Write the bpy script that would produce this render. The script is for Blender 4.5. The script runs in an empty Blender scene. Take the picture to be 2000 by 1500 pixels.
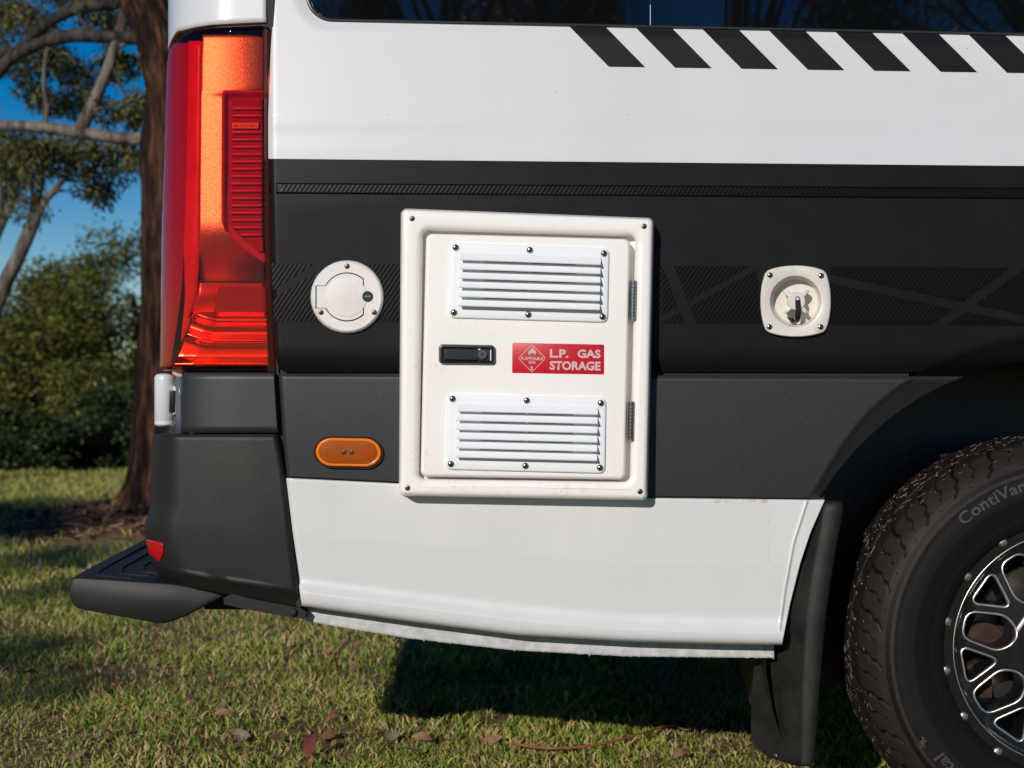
import bpy, bmesh, math, random
import numpy as np
from mathutils import Vector, Matrix, noise
R = math.radians
random.seed(7); rng = np.random.default_rng(7)
scn = bpy.context.scene
COL = scn.collection

# ------------------------------------------------------------------ camera, sky, sun, exposure
D, F, CAMZ = 2.4, 2688.0, 0.814           # metres to the van side, focal length in photo pixels, lens height
GZ = -0.02                                 # ground level
cam = bpy.data.cameras.new('camera'); camo = bpy.data.objects.new('camera', cam); COL.objects.link(camo)
camo.location = (0, -D, CAMZ); camo.rotation_euler = (R(90), 0, 0)
cam.sensor_width = 36; cam.lens = 36 * F / 2000; cam.clip_start = 0.05; cam.clip_end = 3000
cam.dof.use_dof = True; cam.dof.focus_distance = D + 0.01; cam.dof.aperture_fstop = 5.6
scn.camera = camo
SUN = Vector((-0.46, -1.0, 0.43)).normalized()     # towards the sun
w = bpy.data.worlds.new('World'); scn.world = w; w.use_nodes = True
wn = w.node_tree; wn.nodes.clear()
sky = wn.nodes.new('ShaderNodeTexSky'); sky.sky_type = 'NISHITA'; sky.sun_disc = False
sky.sun_elevation = math.asin(SUN.z); sky.sun_rotation = math.atan2(SUN.x, SUN.y)
sky.air_density = 1.0; sky.dust_density = 0.1; sky.ozone_density = 2.0; sky.altitude = 1200
bg = wn.nodes.new('ShaderNodeBackground'); bg.inputs[1].default_value = 0.073
wo = wn.nodes.new('ShaderNodeOutputWorld')
hs = wn.nodes.new('ShaderNodeHueSaturation'); hs.inputs['Saturation'].default_value = 1.65; hs.inputs['Hue'].default_value = .508
wn.links.new(sky.outputs[0], hs.inputs['Color']); wn.links.new(hs.outputs[0], bg.inputs[0]); wn.links.new(bg.outputs[0], wo.inputs[0])
sl = bpy.data.lights.new('sun', 'SUN'); sl.energy = 3.75; sl.angle = R(0.5); sl.color = (1.0, 0.93, 0.85)
so = bpy.data.objects.new('sun', sl); COL.objects.link(so); so.location = SUN * 30
so.rotation_euler = SUN.to_track_quat('Z', 'Y').to_euler()
scn.view_settings.view_transform = 'Standard'; scn.view_settings.look = 'None'
scn.view_settings.exposure = 0; scn.view_settings.gamma = 1
scn.cycles.use_denoising = True
scn.cycles.max_bounces = 8; scn.cycles.transparent_max_bounces = 12
scn.cycles.caustics_reflective = False; scn.cycles.caustics_refractive = False

# ------------------------------------------------------------------ helpers
def P(px, py, y=0.0):
    k = (D + y) / F
    return Vector(((px - 1000) * k, y, CAMZ - (py - 750) * k))
def ip(x, pts): return float(np.interp(x, [p[0] for p in pts], [p[1] for p in pts]))
def lerp(a, b, t): return a + (b - a) * t
def smooth(t): t = min(1, max(0, t)); return t * t * (3 - 2 * t)

def empty(name, loc, label, cat, group=None):
    o = bpy.data.objects.new(name, None); COL.objects.link(o); o.location = loc; o.empty_display_size = .1
    o['label'] = label; o['category'] = cat
    if group: o['group'] = group
    return o
def link(o, parent):
    COL.objects.link(o)
    if parent is not None:
        o.parent = parent
        if parent.type == 'EMPTY': o.matrix_parent_inverse = Matrix.Translation(-parent.location)
    return o
def tag(o, label=None, cat=None, group=None, kind=None):
    if label: o['label'] = label
    if cat: o['category'] = cat
    if group: o['group'] = group
    if kind: o['kind'] = kind
    return o
def mesh(name, V, Fc, mat, parent=None, smooth=True, sharp=None):
    me = bpy.data.meshes.new(name); me.from_pydata([tuple(v) for v in V], [], Fc)
    bm = bmesh.new(); bm.from_mesh(me); bmesh.ops.recalc_face_normals(bm, faces=bm.faces)
    bm.to_mesh(me); bm.free()
    for m in (mat if isinstance(mat, (list, tuple)) else [mat]): me.materials.append(m)
    if smooth:
        me.shade_smooth()
        if sharp: me.set_sharp_from_angle(angle=R(sharp))
    return link(bpy.data.objects.new(name, me), parent)
def inst(name, me, loc, parent, rot=None, scale=None):
    o = bpy.data.objects.new(name, me); link(o, parent); o.location = loc
    if rot: o.rotation_euler = rot
    if scale: o.scale = scale
    return o
class MB:
    """collects several shapes into one part's mesh"""
    def __init__(s): s.V = []; s.F = []
    def add(s, V, Fc):
        n = len(s.V); s.V += [Vector(v) for v in V]; s.F += [tuple(i + n for i in f) for f in Fc]; return s
    def loft(s, loops, cap0=False, cap1=False, closed=True):
        n = len(loops[0]); V = [v for l in loops for v in l]; Fc = []
        for a in range(len(loops) - 1):
            for i in range(n if closed else n - 1):
                j = (i + 1) % n
                Fc.append((a * n + i, a * n + j, (a + 1) * n + j, (a + 1) * n + i))
        if cap0: Fc.append(tuple(range(n - 1, -1, -1)))
        if cap1: Fc.append(tuple((len(loops) - 1) * n + i for i in range(n)))
        return s.add(V, Fc)
    def box(s, lo, hi):
        (a, b, c), (d, e, f) = lo, hi
        V = [(a, b, c), (d, b, c), (d, e, c), (a, e, c), (a, b, f), (d, b, f), (d, e, f), (a, e, f)]
        return s.add(V, [(0, 3, 2, 1), (4, 5, 6, 7), (0, 1, 5, 4), (1, 2, 6, 5), (2, 3, 7, 6), (3, 0, 4, 7)])
    def lathe(s, C, prof, n=32, cap0=False, cap1=True, axis='y'):
        loops = []
        for r, y in prof:
            if axis == 'y': loops.append([C + Vector((r * math.cos(6.2832 * i / n), y, r * math.sin(6.2832 * i / n))) for i in range(n)])
            else: loops.append([C + Vector((r * math.cos(6.2832 * i / n), r * math.sin(6.2832 * i / n), y)) for i in range(n)])
        return s.loft(loops, cap0, cap1)
    def tube(s, pts, rad, n=8, cap=True):
        pts = [Vector(p) for p in pts]; rad = rad if hasattr(rad, '__len__') else [rad] * len(pts)
        loops = []; up = Vector((0, 1, 0.03)); prev = None
        for i, p in enumerate(pts):
            t = (pts[min(i + 1, len(pts) - 1)] - pts[max(i - 1, 0)]).normalized()
            a = prev - t * prev.dot(t) if prev else t.cross(up)
            if a.length < 1e-4: a = t.orthogonal()
            a.normalize(); prev = a; b = t.cross(a)
            loops.append([p + (a * math.cos(6.2832 * k / n) + b * math.sin(6.2832 * k / n)) * rad[i] for k in range(n)])
        return s.loft(loops, cap, cap)
    def build(s, name, mat, parent=None, smooth=True, sharp=None): return mesh(name, s.V, s.F, mat, parent, smooth, sharp)

def sheet(name, nu, nv, fn, mat, parent, flange=0.015, sharp=None, sides='lrtb'):
    """grid fn(i,j)->Vector with the rims folded back by flange"""
    us = nu if hasattr(nu, '__len__') else list(np.linspace(0, 1, nu))
    vs = nv if hasattr(nv, '__len__') else list(np.linspace(0, 1, nv))
    G = [[fn(u, v) for v in vs] for u in us]
    if flange:
        o = Vector((0, flange, 0))
        if 'l' in sides: G.insert(0, [p + o for p in G[0]])
        if 'r' in sides: G.append([p + o for p in G[-1]])
        for c in G:
            if 't' in sides: c.insert(0, c[0] + o)
            if 'b' in sides: c.append(c[-1] + o)
    m = len(G[0]); V = [p for c in G for p in c]; Fc = []
    for i in range(len(G) - 1):
        for j in range(m - 1): Fc.append((i * m + j, i * m + j + 1, (i + 1) * m + j + 1, (i + 1) * m + j))
    return mesh(name, V, Fc, mat, parent, True, sharp)

def rquad(c, r, inset=0.0, n=6):
    """rounded quad in photo pixels; c = TL,TR,BR,BL"""
    c = [Vector(p) for p in c]
    W = ((c[1] - c[0]).length + (c[2] - c[3]).length) / 2; H = ((c[3] - c[0]).length + (c[2] - c[1]).length) / 2
    r = max(r - inset, 0.3); out = []
    for cx, cy, a0 in ((W - inset - r, inset + r, -90), (W - inset - r, H - inset - r, 0), (inset + r, H - inset - r, 90), (inset + r, inset + r, 180)):
        for k in range(n + 1):
            a = R(a0 + 90 * k / n); x, y = cx + r * math.cos(a), cy + r * math.sin(a)
            u, v = x / W, y / H
            out.append((c[0] * (1 - u) + c[1] * u) * (1 - v) + (c[3] * (1 - u) + c[2] * u) * v)
    return out
def L3(pts, y): return [P(p[0], p[1], y) for p in pts]
def bil(c, u, v):
    c = [Vector(p) for p in c]
    return (c[0] * (1 - u) + c[1] * u) * (1 - v) + (c[3] * (1 - u) + c[2] * u) * v

def text_mesh(s, bold=0.0, extrude=0.0, spacing=1.0):
    cu = bpy.data.curves.new('t', 'FONT'); cu.body = s; cu.size = 1; cu.offset = bold; cu.extrude = extrude
    cu.resolution_u = 3; cu.space_character = spacing
    ob = bpy.data.objects.new('t', cu); COL.objects.link(ob)
    dg = bpy.context.evaluated_depsgraph_get(); dg.update()
    me = bpy.data.meshes.new_from_object(ob.evaluated_get(dg))
    bpy.data.objects.remove(ob); bpy.data.curves.remove(cu)
    return me
def text_flat(name, s, box, y, mat, parent, bold=0.02):
    """lettering as a thin raised print inside a pixel box x0,y0,x1,y1 (skew: y drop per px)"""
    x0, y0, x1, y1, sk = box
    me = text_mesh(s, bold); co = np.array([v.co for v in me.vertices])
    lo, hi = co.min(0), co.max(0)
    for v in me.vertices:
        u = (v.co.x - lo[0]) / (hi[0] - lo[0]); t = (v.co.y - lo[1]) / (hi[1] - lo[1])
        px = lerp(x0, x1, u); v.co = P(px, lerp(y1, y0, t) + sk * (px - x0), y)
    me.materials.append(mat); me.name = name
    return link(bpy.data.objects.new(name, me), parent)

# ------------------------------------------------------------------ materials
def nodes(name):
    m = bpy.data.materials.new(name); m.use_nodes = True; nt = m.node_tree
    b = nt.nodes['Principled BSDF']; return m, nt, b
def setp(b, **k):
    for a, v in k.items():
        a = {'rough': 'Roughness', 'metal': 'Metallic', 'spec': 'Specular IOR Level', 'coat': 'Coat Weight', 'coatr': 'Coat Roughness', 'col': 'Base Color', 'ior': 'IOR'}[a]
        b.inputs[a].default_value = (*v, 1) if a == 'Base Color' else v
def N(nt, t, **k):
    n = nt.nodes.new('ShaderNode' + t)
    for a, v in k.items():
        if isinstance(a, str) and hasattr(n, a): setattr(n, a, v)
        else: n.inputs[a.replace('_', ' ')].default_value = v
    return n
def coords(nt): return nt.nodes.new('ShaderNodeTexCoord').outputs['Object']
def noise_fac(nt, scale, detail=4, rough=.55, stretch=None, co=None):
    co = co or coords(nt)
    if stretch:
        mp = N(nt, 'Mapping'); mp.inputs['Scale'].default_value = stretch; nt.links.new(co, mp.inputs[0]); co = mp.outputs[0]
    n = N(nt, 'TexNoise', Scale=scale, Detail=detail, Roughness=rough); nt.links.new(co, n.inputs['Vector']); return n.outputs[0]
def ramp(nt, fac, stops):
    r = nt.nodes.new('ShaderNodeValToRGB'); nt.links.new(fac, r.inputs[0]); e = r.color_ramp.elements
    while len(e) < len(stops): e.new(.5)
    for i, (p, c) in enumerate(stops):
        e[i].position = p; e[i].color = (*c, 1) if hasattr(c, '__len__') else (c, c, c, 1)
    return r.outputs[0]
def bump(nt, b, h, strength=.3, dist=.002):
    n = N(nt, 'Bump', Strength=strength, Distance=dist); nt.links.new(h, n.inputs['Height']); nt.links.new(n.outputs[0], b.inputs['Normal'])
def math_n(nt, op, a, b=None):
    n = nt.nodes.new('ShaderNodeMath'); n.operation = op
    for i, v in enumerate((a, b)):
        if v is None: continue
        if isinstance(v, (int, float)): n.inputs[i].default_value = v
        else: nt.links.new(v, n.inputs[i])
    return n.outputs[0]
def mat(name, col, rough=.5, var=0.0, scale=8, bmp=0, bscale=200, bdist=.001, rvar=0, **k):
    m, nt, b = nodes(name); setp(b, col=col, rough=rough, **k)
    if var:
        f = noise_fac(nt, scale, 5); lo = [c * (1 - var) for c in col]; hi = [min(1, c * (1 + var)) for c in col]
        nt.links.new(ramp(nt, f, [(.3, lo), (.7, hi)]), b.inputs['Base Color'])
    if rvar:
        f = noise_fac(nt, 23, 6); nt.links.new(ramp(nt, f, [(.3, max(0, rough - rvar)), (.7, rough + rvar)]), b.inputs['Roughness'])
    if bmp: bump(nt, b, noise_fac(nt, bscale, 3), bmp, bdist)
    return m
M = {}
def paint():
    m, nt, b = nodes('white_paint'); setp(b, rough=.34, coat=1.0, coatr=.02, spec=.4)
    f = noise_fac(nt, 3.5, 6, .6); base = ramp(nt, f, [(.35, (.60, .615, .625)), (.65, (.635, .645, .655))])
    sp = noise_fac(nt, 160, 2); spk = ramp(nt, sp, [(.765, (1, 1, 1)), (.80, (.35, .32, .28))])
    mx = N(nt, 'MixRGB', blend_type='MULTIPLY'); mx.inputs[0].default_value = 1
    nt.links.new(base, mx.inputs[1]); nt.links.new(spk, mx.inputs[2]); nt.links.new(mx.outputs[0], b.inputs['Base Color'])
    bump(nt, b, noise_fac(nt, 5, 2), .12, .004); return m
M['paint'] = paint()
def lower_paint():
    m, nt, b = nodes('white_paint_road_film'); setp(b, rough=.36, coat=.4, coatr=.06, spec=.4)
    f = noise_fac(nt, 7, 6, .65, (1, 1, .35)); base = ramp(nt, f, [(.3, (.60, .605, .60)), (.7, (.65, .65, .645))])
    co = coords(nt); sx = N(nt, 'SeparateXYZ'); nt.links.new(co, sx.inputs[0])
    rx = P(1502, 980).x
    d = math_n(nt, 'ABSOLUTE', math_n(nt, 'SUBTRACT', sx.outputs[0], rx))
    a = math_n(nt, 'LESS_THAN', d, .0022)
    dr = noise_fac(nt, 60, 4, .7, (1, 1, .5)); dm = ramp(nt, dr, [(.5, 0), (.62, 1)])
    zt = P(1502, 978, 0).z; zz = math_n(nt, 'SUBTRACT', zt, sx.outputs[2])
    fd = math_n(nt, 'MAXIMUM', 0.0, math_n(nt, 'SUBTRACT', 1.0, math_n(nt, 'MULTIPLY', zz, 7.0)))
    d2 = math_n(nt, 'MULTIPLY', math_n(nt, 'LESS_THAN', math_n(nt, 'ABSOLUTE', math_n(nt, 'SUBTRACT', sx.outputs[0], P(1440, 980).x)), .06), math_n(nt, 'LESS_THAN', zz, .004))
    msk = math_n(nt, 'MULTIPLY', math_n(nt, 'MAXIMUM', math_n(nt, 'MULTIPLY', a, fd), d2), dm)
    mx = N(nt, 'MixRGB'); nt.links.new(math_n(nt, 'MULTIPLY', msk, .6), mx.inputs[0]); nt.links.new(base, mx.inputs[1]); mx.inputs[2].default_value = (.50, .27, .09, 1)
    nt.links.new(mx.outputs[0], b.inputs['Base Color']); bump(nt, b, noise_fac(nt, 6, 2), .15, .004); return m
M['lower_paint'] = lower_paint()
M['vinyl'] = mat('matte_black_vinyl', (.0082, .0082, .0086), .40, .15, 5, .08, 900, .0004, .05, spec=.14)
M['decal'] = mat('black_decal', (.009, .009, .0095), .42, .1, 6, spec=.2)
def carbon():
    m, nt, b = nodes('carbon_weave_vinyl'); setp(b, rough=.38, spec=.14)
    sx = N(nt, 'SeparateXYZ'); nt.links.new(coords(nt), sx.inputs[0])
    X, Z = sx.outputs[0], sx.outputs[2]
    d = math_n(nt, 'ADD', math_n(nt, 'MULTIPLY', X, math.sin(R(56))), math_n(nt, 'MULTIPLY', Z, -math.cos(R(56))))
    e = math_n(nt, 'ADD', math_n(nt, 'MULTIPLY', X, math.cos(R(56))), math_n(nt, 'MULTIPLY', Z, math.sin(R(56))))
    s1 = math_n(nt, 'SINE', math_n(nt, 'MULTIPLY', d, 2 * math.pi / .0066))
    s2 = math_n(nt, 'SINE', math_n(nt, 'ADD', math_n(nt, 'MULTIPLY', e, 2 * math.pi / .0052), math_n(nt, 'MULTIPLY', s1, .8)))
    h = math_n(nt, 'ADD', math_n(nt, 'MULTIPLY', s1, .36), math_n(nt, 'ADD', math_n(nt, 'MULTIPLY', s2, .14), .5))
    nt.links.new(ramp(nt, h, [(.3, (.0022, .0022, .0025)), (.9, (.0032, .0032, .0032))]), b.inputs['Base Color'])
    bump(nt, b, h, .20, .0014); return m
M['carbon'] = carbon()
def clad():
    m, nt, b = nodes('grained_grey_plastic'); setp(b, rough=.46, spec=.4)
    f = noise_fac(nt, 1100, 2); c = ramp(nt, f, [(.3, (.014, .0145, .016)), (.55, (.020, .021, .023)), (.76, (.055, .057, .062))])
    nt.links.new(c, b.inputs['Base Color']); bump(nt, b, noise_fac(nt, 900, 2), .35, .0006); return m
M['clad'] = clad()
def bump_plastic():
    m, nt, b = nodes('dark_bumper_plastic'); setp(b, rough=.48, spec=.25)
    f = noise_fac(nt, 1000, 2); c = ramp(nt, f, [(.3, (.0095, .0093, .009)), (.55, (.0145, .0142, .0138)), (.78, (.040, .038, .035))])
    d = noise_fac(nt, 7, 6, .65, (1, 1, .5)); mx = N(nt, 'MixRGB'); nt.links.new(ramp(nt, d, [(.48, 0), (.8, .22)]), mx.inputs[0]); nt.links.new(c, mx.inputs[1]); mx.inputs[2].default_value = (.06, .05, .04, 1)
    nt.links.new(mx.outputs[0], b.inputs['Base Color']); bump(nt, b, noise_fac(nt, 800, 2), .4, .0007); return m
M['plastic'] = bump_plastic()
M['flap'] = mat('black_flap_rubber', (.015, .014, .0125), .5, .4, 22, .6, 600, .0009, .08, spec=.3)
M['black'] = mat('black_gap', (.006, .006, .006), .7)
M['liner'] = mat('wheel_arch_liner', (.010, .011, .013), .45, .3, 6, .3, 60, .004)
M['gel'] = mat('cream_gelcoat', (.83, .80, .765), .30, .025, 5, .06, 18, .002, 0, coat=.3, coatr=.08)
def grime(m, amount=.35):
    nt = m.node_tree; b = nt.nodes['Principled BSDF']; l = b.inputs['Base Color'].links[0]; src = l.from_socket
    mk = math_n(nt, 'MULTIPLY', ramp(nt, noise_fac(nt, 9, 5, .6), [(.52, 0), (.75, 1)]), ramp(nt, noise_fac(nt, 140, 4, .7), [(.50, 0), (.68, 1)]))
    mx = N(nt, 'MixRGB'); nt.links.new(math_n(nt, 'MULTIPLY', mk, amount), mx.inputs[0]); nt.links.new(src, mx.inputs[1]); mx.inputs[2].default_value = (.34, .25, .17, 1)
    nt.links.new(mx.outputs[0], b.inputs['Base Color'])
grime(M['gel'], .4)
M['vent'] = mat('white_vent_plastic', (.76, .78, .80), .38, .015, 9)
M['cap'] = mat('off_white_cap_plastic', (.68, .65, .63), .42, .04, 30)
M['cap2'] = mat('cream_inlet_plastic', (.66, .625, .57), .4, .04, 30); grime(M['cap'], .5); grime(M['cap2'], .3); grime(M['vent'], .2)
M['steel'] = mat('stainless_steel', (.34, .325, .31), .2, metal=1.0)
M['screw'] = mat('dark_screw_steel', (.16, .14, .12), .4, metal=1.0)
M['hole'] = mat('screw_socket_shadow', (.01, .01, .01), .6)
M['latch'] = mat('black_latch_plastic', (.012, .012, .013), .3, .1, 30)
M['lockgrey'] = mat('grey_lock_metal', (.10, .10, .105), .35, metal=.6)
M['red'] = mat('red_sticker', (.52, .004, .018), .35, .04, 12)
M['print'] = mat('silver_print', (.55, .43, .43), .4)
M['rubber_seal'] = mat('window_seal', (.03, .034, .036), .25)
def glass():
    m, nt, b = nodes('dark_tinted_glass'); setp(b, col=(.003, .0035, .004), rough=.015, spec=.8, ior=1.55, coat=.3, coatr=.01); return m
M['glass'] = glass()
M['amber'] = mat('amber_lens', (.30, .058, .002), .45, .5, 1100, .5, 500, .001, spec=.12)
M['amber_rim'] = mat('amber_rim', (.72, .17, .006), .25, spec=.3)
M['led'] = mat('lamp_core', (.06, .025, .01), .4)
M['reflector'] = mat('red_reflector', (.45, .006, .008), .12, .5, 500, .6, 600, .001)
def lens():
    m, nt, b = nodes('red_clear_lens'); nt.nodes.remove(b)
    out = nt.nodes['Material Output']
    t = N(nt, 'BsdfTransparent'); t.inputs[0].default_value = (1.0, .46, .36, 1)
    g = N(nt, 'BsdfGlossy'); g.inputs['Roughness'].default_value = .03; g.inputs['Color'].default_value = (1, 1, 1, 1)
    fr = N(nt, 'Fresnel'); fr.inputs[0].default_value = 1.33
    bp = N(nt, 'Bump', Strength=.06, Distance=.004); nt.links.new(noise_fac(nt, 14, 2), bp.inputs['Height'])
    nt.links.new(bp.outputs[0], g.inputs['Normal'])
    mx = N(nt, 'MixShader'); nt.links.new(fr.outputs[0], mx.inputs[0]); nt.links.new(t.outputs[0], mx.inputs[1]); nt.links.new(g.outputs[0], mx.inputs[2])
    nt.links.new(mx.outputs[0], out.inputs[0]); return m
M['lens'] = lens()
def satin():
    m, nt, b = nodes('satin_red_reflector'); setp(b, rough=.40, metal=1.0)
    f = noise_fac(nt, 1500, 2); nt.links.new(ramp(nt, f, [(.3, (.82, .32, .14)), (.7, (1, .58, .30))]), b.inputs['Base Color'])
    bump(nt, b, noise_fac(nt, 700, 2), .75, .0008); return m
M['satin'] = satin()
M['red_deep'] = mat('deep_red_plastic', (.36, .004, .007), .35, .2, 60, spec=.15)
M['red_bright'] = mat('bright_red_plastic', (.58, .010, .012), .35, .15, 40, spec=.2)
M['red_chrome'] = mat('red_chrome', (.80, .035, .012), .22, metal=.9)
M['red_dark'] = mat('dark_red_plastic', (.24, .003, .004), .6, spec=.08)
def rib():
    m, nt, b = nodes('ribbed_red_plastic'); setp(b, rough=.45, spec=.12)
    sx = N(nt, 'SeparateXYZ'); nt.links.new(coords(nt), sx.inputs[0])
    s = math_n(nt, 'SINE', math_n(nt, 'MULTIPLY', sx.outputs[2], 2 * math.pi / .0026))
    nt.links.new(ramp(nt, math_n(nt, 'ADD', math_n(nt, 'MULTIPLY', s, .5), .5), [(0, (.14, .002, .006)), (1, (.46, .006, .014))]), b.inputs['Base Color'])
    bump(nt, b, s, .5, .001); return m
M['red_rib'] = rib()
M['wheel'] = mat('black_wheel_paint', (.008, .008, .009), .26, rvar=.04, coat=.3, coatr=.1)
M['machined'] = mat('machined_aluminium', (.62, .60, .57), .36, metal=1.0)
M['rust'] = mat('rusty_brake', (.035, .013, .007), .85, .6, 25, .3, 120)
def tyre_m():
    m, nt, b = nodes('tyre_rubber'); setp(b, rough=.55, spec=.14)
    at = N(nt, 'Attribute', attribute_name='dust_and_sheen')
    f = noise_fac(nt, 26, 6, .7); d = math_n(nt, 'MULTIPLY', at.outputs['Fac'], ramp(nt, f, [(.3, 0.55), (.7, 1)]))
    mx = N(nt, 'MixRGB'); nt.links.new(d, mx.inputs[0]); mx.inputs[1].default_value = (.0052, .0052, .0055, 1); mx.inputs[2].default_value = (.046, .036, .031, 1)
    nt.links.new(mx.outputs[0], b.inputs['Base Color']); bump(nt, b, noise_fac(nt, 300, 3), .3, .0008); return m
M['tyre'] = tyre_m()
M['tyre_text'] = mat('raised_tyre_lettering', (.040, .038, .036), .55, .3, 60)
M['straw'] = mat('dry_grass_clippings', (.30, .19, .11), .8, .3, 40)
def ground_m():
    m, nt, b = nodes('lawn_soil'); setp(b, rough=.95, spec=.1)
    f = noise_fac(nt, 1.3, 6, .65); g = noise_fac(nt, 30, 6, .7)
    a = ramp(nt, f, [(.35, (.19, .16, .07)), (.6, (.30, .22, .12))]); c = ramp(nt, g, [(.3, (.35, .35, .35)), (.7, (1.25, 1.2, 1.1))])
    mx = N(nt, 'MixRGB', blend_type='MULTIPLY'); mx.inputs[0].default_value = 1; nt.links.new(a, mx.inputs[1]); nt.links.new(c, mx.inputs[2])
    nt.links.new(mx.outputs[0], b.inputs['Base Color']); bump(nt, b, g, .8, .03); return m
M['ground'] = ground_m()
def leafy(name, stops, trans=.35, rough=.55, big=1.2):
    m, nt, b = nodes(name); setp(b, rough=rough, spec=.3)
    geo = N(nt, 'NewGeometry'); n = noise_fac(nt, big, 3)
    v = math_n(nt, 'ADD', math_n(nt, 'MULTIPLY', geo.outputs['Random Per Island'], .55), math_n(nt, 'MULTIPLY', n, .45))
    c = ramp(nt, v, stops); nt.links.new(c, b.inputs['Base Color'])
    tr = N(nt, 'BsdfTranslucent'); nt.links.new(c, tr.inputs[0]); mx = N(nt, 'MixShader'); mx.inputs[0].default_value = trans
    nt.links.new(b.outputs[0], mx.inputs[1]); nt.links.new(tr.outputs[0], mx.inputs[2]); nt.links.new(mx.outputs[0], nt.nodes['Material Output'].inputs[0]); return m
M['grass'] = leafy('grass_blades', [(.22, (.09, .17, .018)), (.42, (.22, .32, .04)), (.55, (.38, .37, .075)), (.68, (.50, .37, .16)), (.88, (.62, .45, .26))], .2, .6, 3.0)
M['gum'] = leafy('gum_leaves', [(.2, (.045, .060, .020)), (.5, (.12, .12, .038)), (.8, (.24, .20, .065))], .3)
M['bushleaf'] = leafy('bush_leaves', [(.2, (.032, .048, .008)), (.5, (.10, .11, .016)), (.85, (.22, .19, .03))], .3)
M['shadeleaf'] = leafy('shade_toned_leaves', [(.2, (.012, .024, .006)), (.6, (.026, .045, .009)), (.9, (.05, .075, .014))], .2)  # leaf colour darkened in place of the shade low in the hedge
def bark(name, c0, c1, c2):
    m, nt, b = nodes(name); setp(b, rough=.9, spec=.15)
    f = noise_fac(nt, 15, 7, .7, (1, 1, .16)); nt.links.new(ramp(nt, f, [(.40, c0), (.50, c1), (.64, c2)]), b.inputs['Base Color'])
    bump(nt, b, f, .9, .05); return m
M['bark'] = bark('stringy_red_bark', (.005, .003, .0025), (.026, .014, .010), (.12, .052, .028))
M['pale_bark'] = bark('pale_grey_bark', (.06, .048, .04), (.16, .13, .105), (.27, .23, .19))
M['grey_bark'] = bark('dark_grey_bark', (.02, .017, .016), (.055, .048, .043), (.10, .085, .075))
M['mulch'] = mat('bark_mulch', (.13, .062, .036), .9, .6, 14)
M['twig'] = mat('red_brown_twig', (.22, .075, .03), .7, .3, 40)
LEAFM = [mat('dead_leaf_' + n, c, .75, .3, 60) for n, c in (('tan', (.24, .13, .07)), ('brown', (.15, .06, .03)), ('red', (.15, .03, .018)), ('grey', (.15, .11, .085)))]

# ------------------------------------------------------------------ ground
def gh(x, y):
    d = math.hypot(x + 2.1, (y - 6.3))
    return GZ + .06 * math.exp(-(d / 1.3) ** 2) + .012 * noise.noise(Vector((x * 1.3, y * 1.3, 0)))
xs = list(np.linspace(-8, 6, 141)); ys = list(np.linspace(-4, 14, 181))
far = [-1500, -400, -120, -50, -25, -14]
XS = far + xs + [12, 25, 60, 150, 500, 1500]; YS = [-1500, -400, -120, -50, -25, -10] + ys + [18, 25, 40, 90, 300, 1500]
V = [(x, y, gh(x, y)) for x in XS for y in YS]; n = len(YS)
g = mesh('ground', V, [(i * n + j, (i + 1) * n + j, (i + 1) * n + j + 1, i * n + j + 1) for i in range(len(XS) - 1) for j in range(n - 1)], M['ground'])
g['kind'] = 'structure'

# ------------------------------------------------------------------ the van
van = empty('camper_van', (0.9, 1.0, GZ), 'white camper van with matte black side band, seen from its rear corner', 'van')
ACX, ACY, AR = 2092, 1268, 572                      # wheel centre and arch radius in the photo
BASE = [(-1500, .16), (-900, .116), (-300, .056), (0, .026), (60, .020), (200, .0065), (240, .0028), (264, .0030), (290, .0004), (400, -.002), (600, 0), (690, .002), (708, .006), (718, .012), (726, .022)]
WIN = [(598, -520), (2900, -480), (2900, 84), (598, 41)]
def win_d(px, py):                                  # distance outside the window outline, px
    y0 = 41 + (px - 640) * .0206; r = 52
    dx, dy = (598 + r) - px, py - (y0 - r)
    if dx > 0 and dy > 0: return math.hypot(dx, dy) - r
    return max(dx - r, dy - r)
def yb(px, py):
    y = sum(ip(py + o, BASE) for o in (-12, -6, -2, 2, 6, 12)) / 6
    r = math.hypot(px - ACX, py - ACY); e = 618 - 20 * smooth((py - 740) / 220) - r
    if e > 0: y += min(e, 8) * e / 8 / 1120 * .7 if e < 8 else (e - 4 + 4) / 1120 * .7
    d = win_d(px, py)
    if py < 200: y += .005 * smooth(1 - d / 20)
    return y
PL = [(-1500, 510), (-100, 521), (45, 523), (300, 524), (500, 529), (660, 535), (700, 539), (715, 544), (726, 552)]
def arch_bot(px, lim):
    dx = px - ACX
    return min(lim, ACY - math.sqrt(AR * AR - dx * dx)) if abs(dx) < AR - 1 else lim
def side_pt(u, py, off=0):
    L = ip(py, PL); px = u + 530 + (L - 530) * math.exp(-u / 50)
    y = yb(px, py) + .010 * smooth(1 - u / 9)
    return P(px, py, y + off)
UU = [0, 1.5, 3, 5, 8, 12, 18] + list(range(25, 1560, 9)) + [1600, 1700, 1900, 2100, 2300, 2500, 2800, 3300, 3900]
pys = [-1450, -1100, -700, -500] + list(range(-300, -60, 30)) + list(np.arange(-60, 726, 4.0))
UPPER = lambda px: 310 + (px - 523) * .0095
def vside(u, t):                                    # t 0..1 rows with arch-cut bottom
    return t
rows = np.linspace(0, 1, 40)
def sp(u, v):
    return side_pt(u, v if v < 200 else lerp(200, UPPER(min(u, 2300) + 530) + 5, (v - 200) / 126))
sheet('side_panel', UU, [p for p in pys if p < 324] + [326], sp, M['paint'], van, .02)
def sv(u, t):
    px = u + 530; lim = arch_bot(px, 725.6); a = UPPER(px)
    return side_pt(u, lerp(a, lim, t), -.0007)
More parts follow.
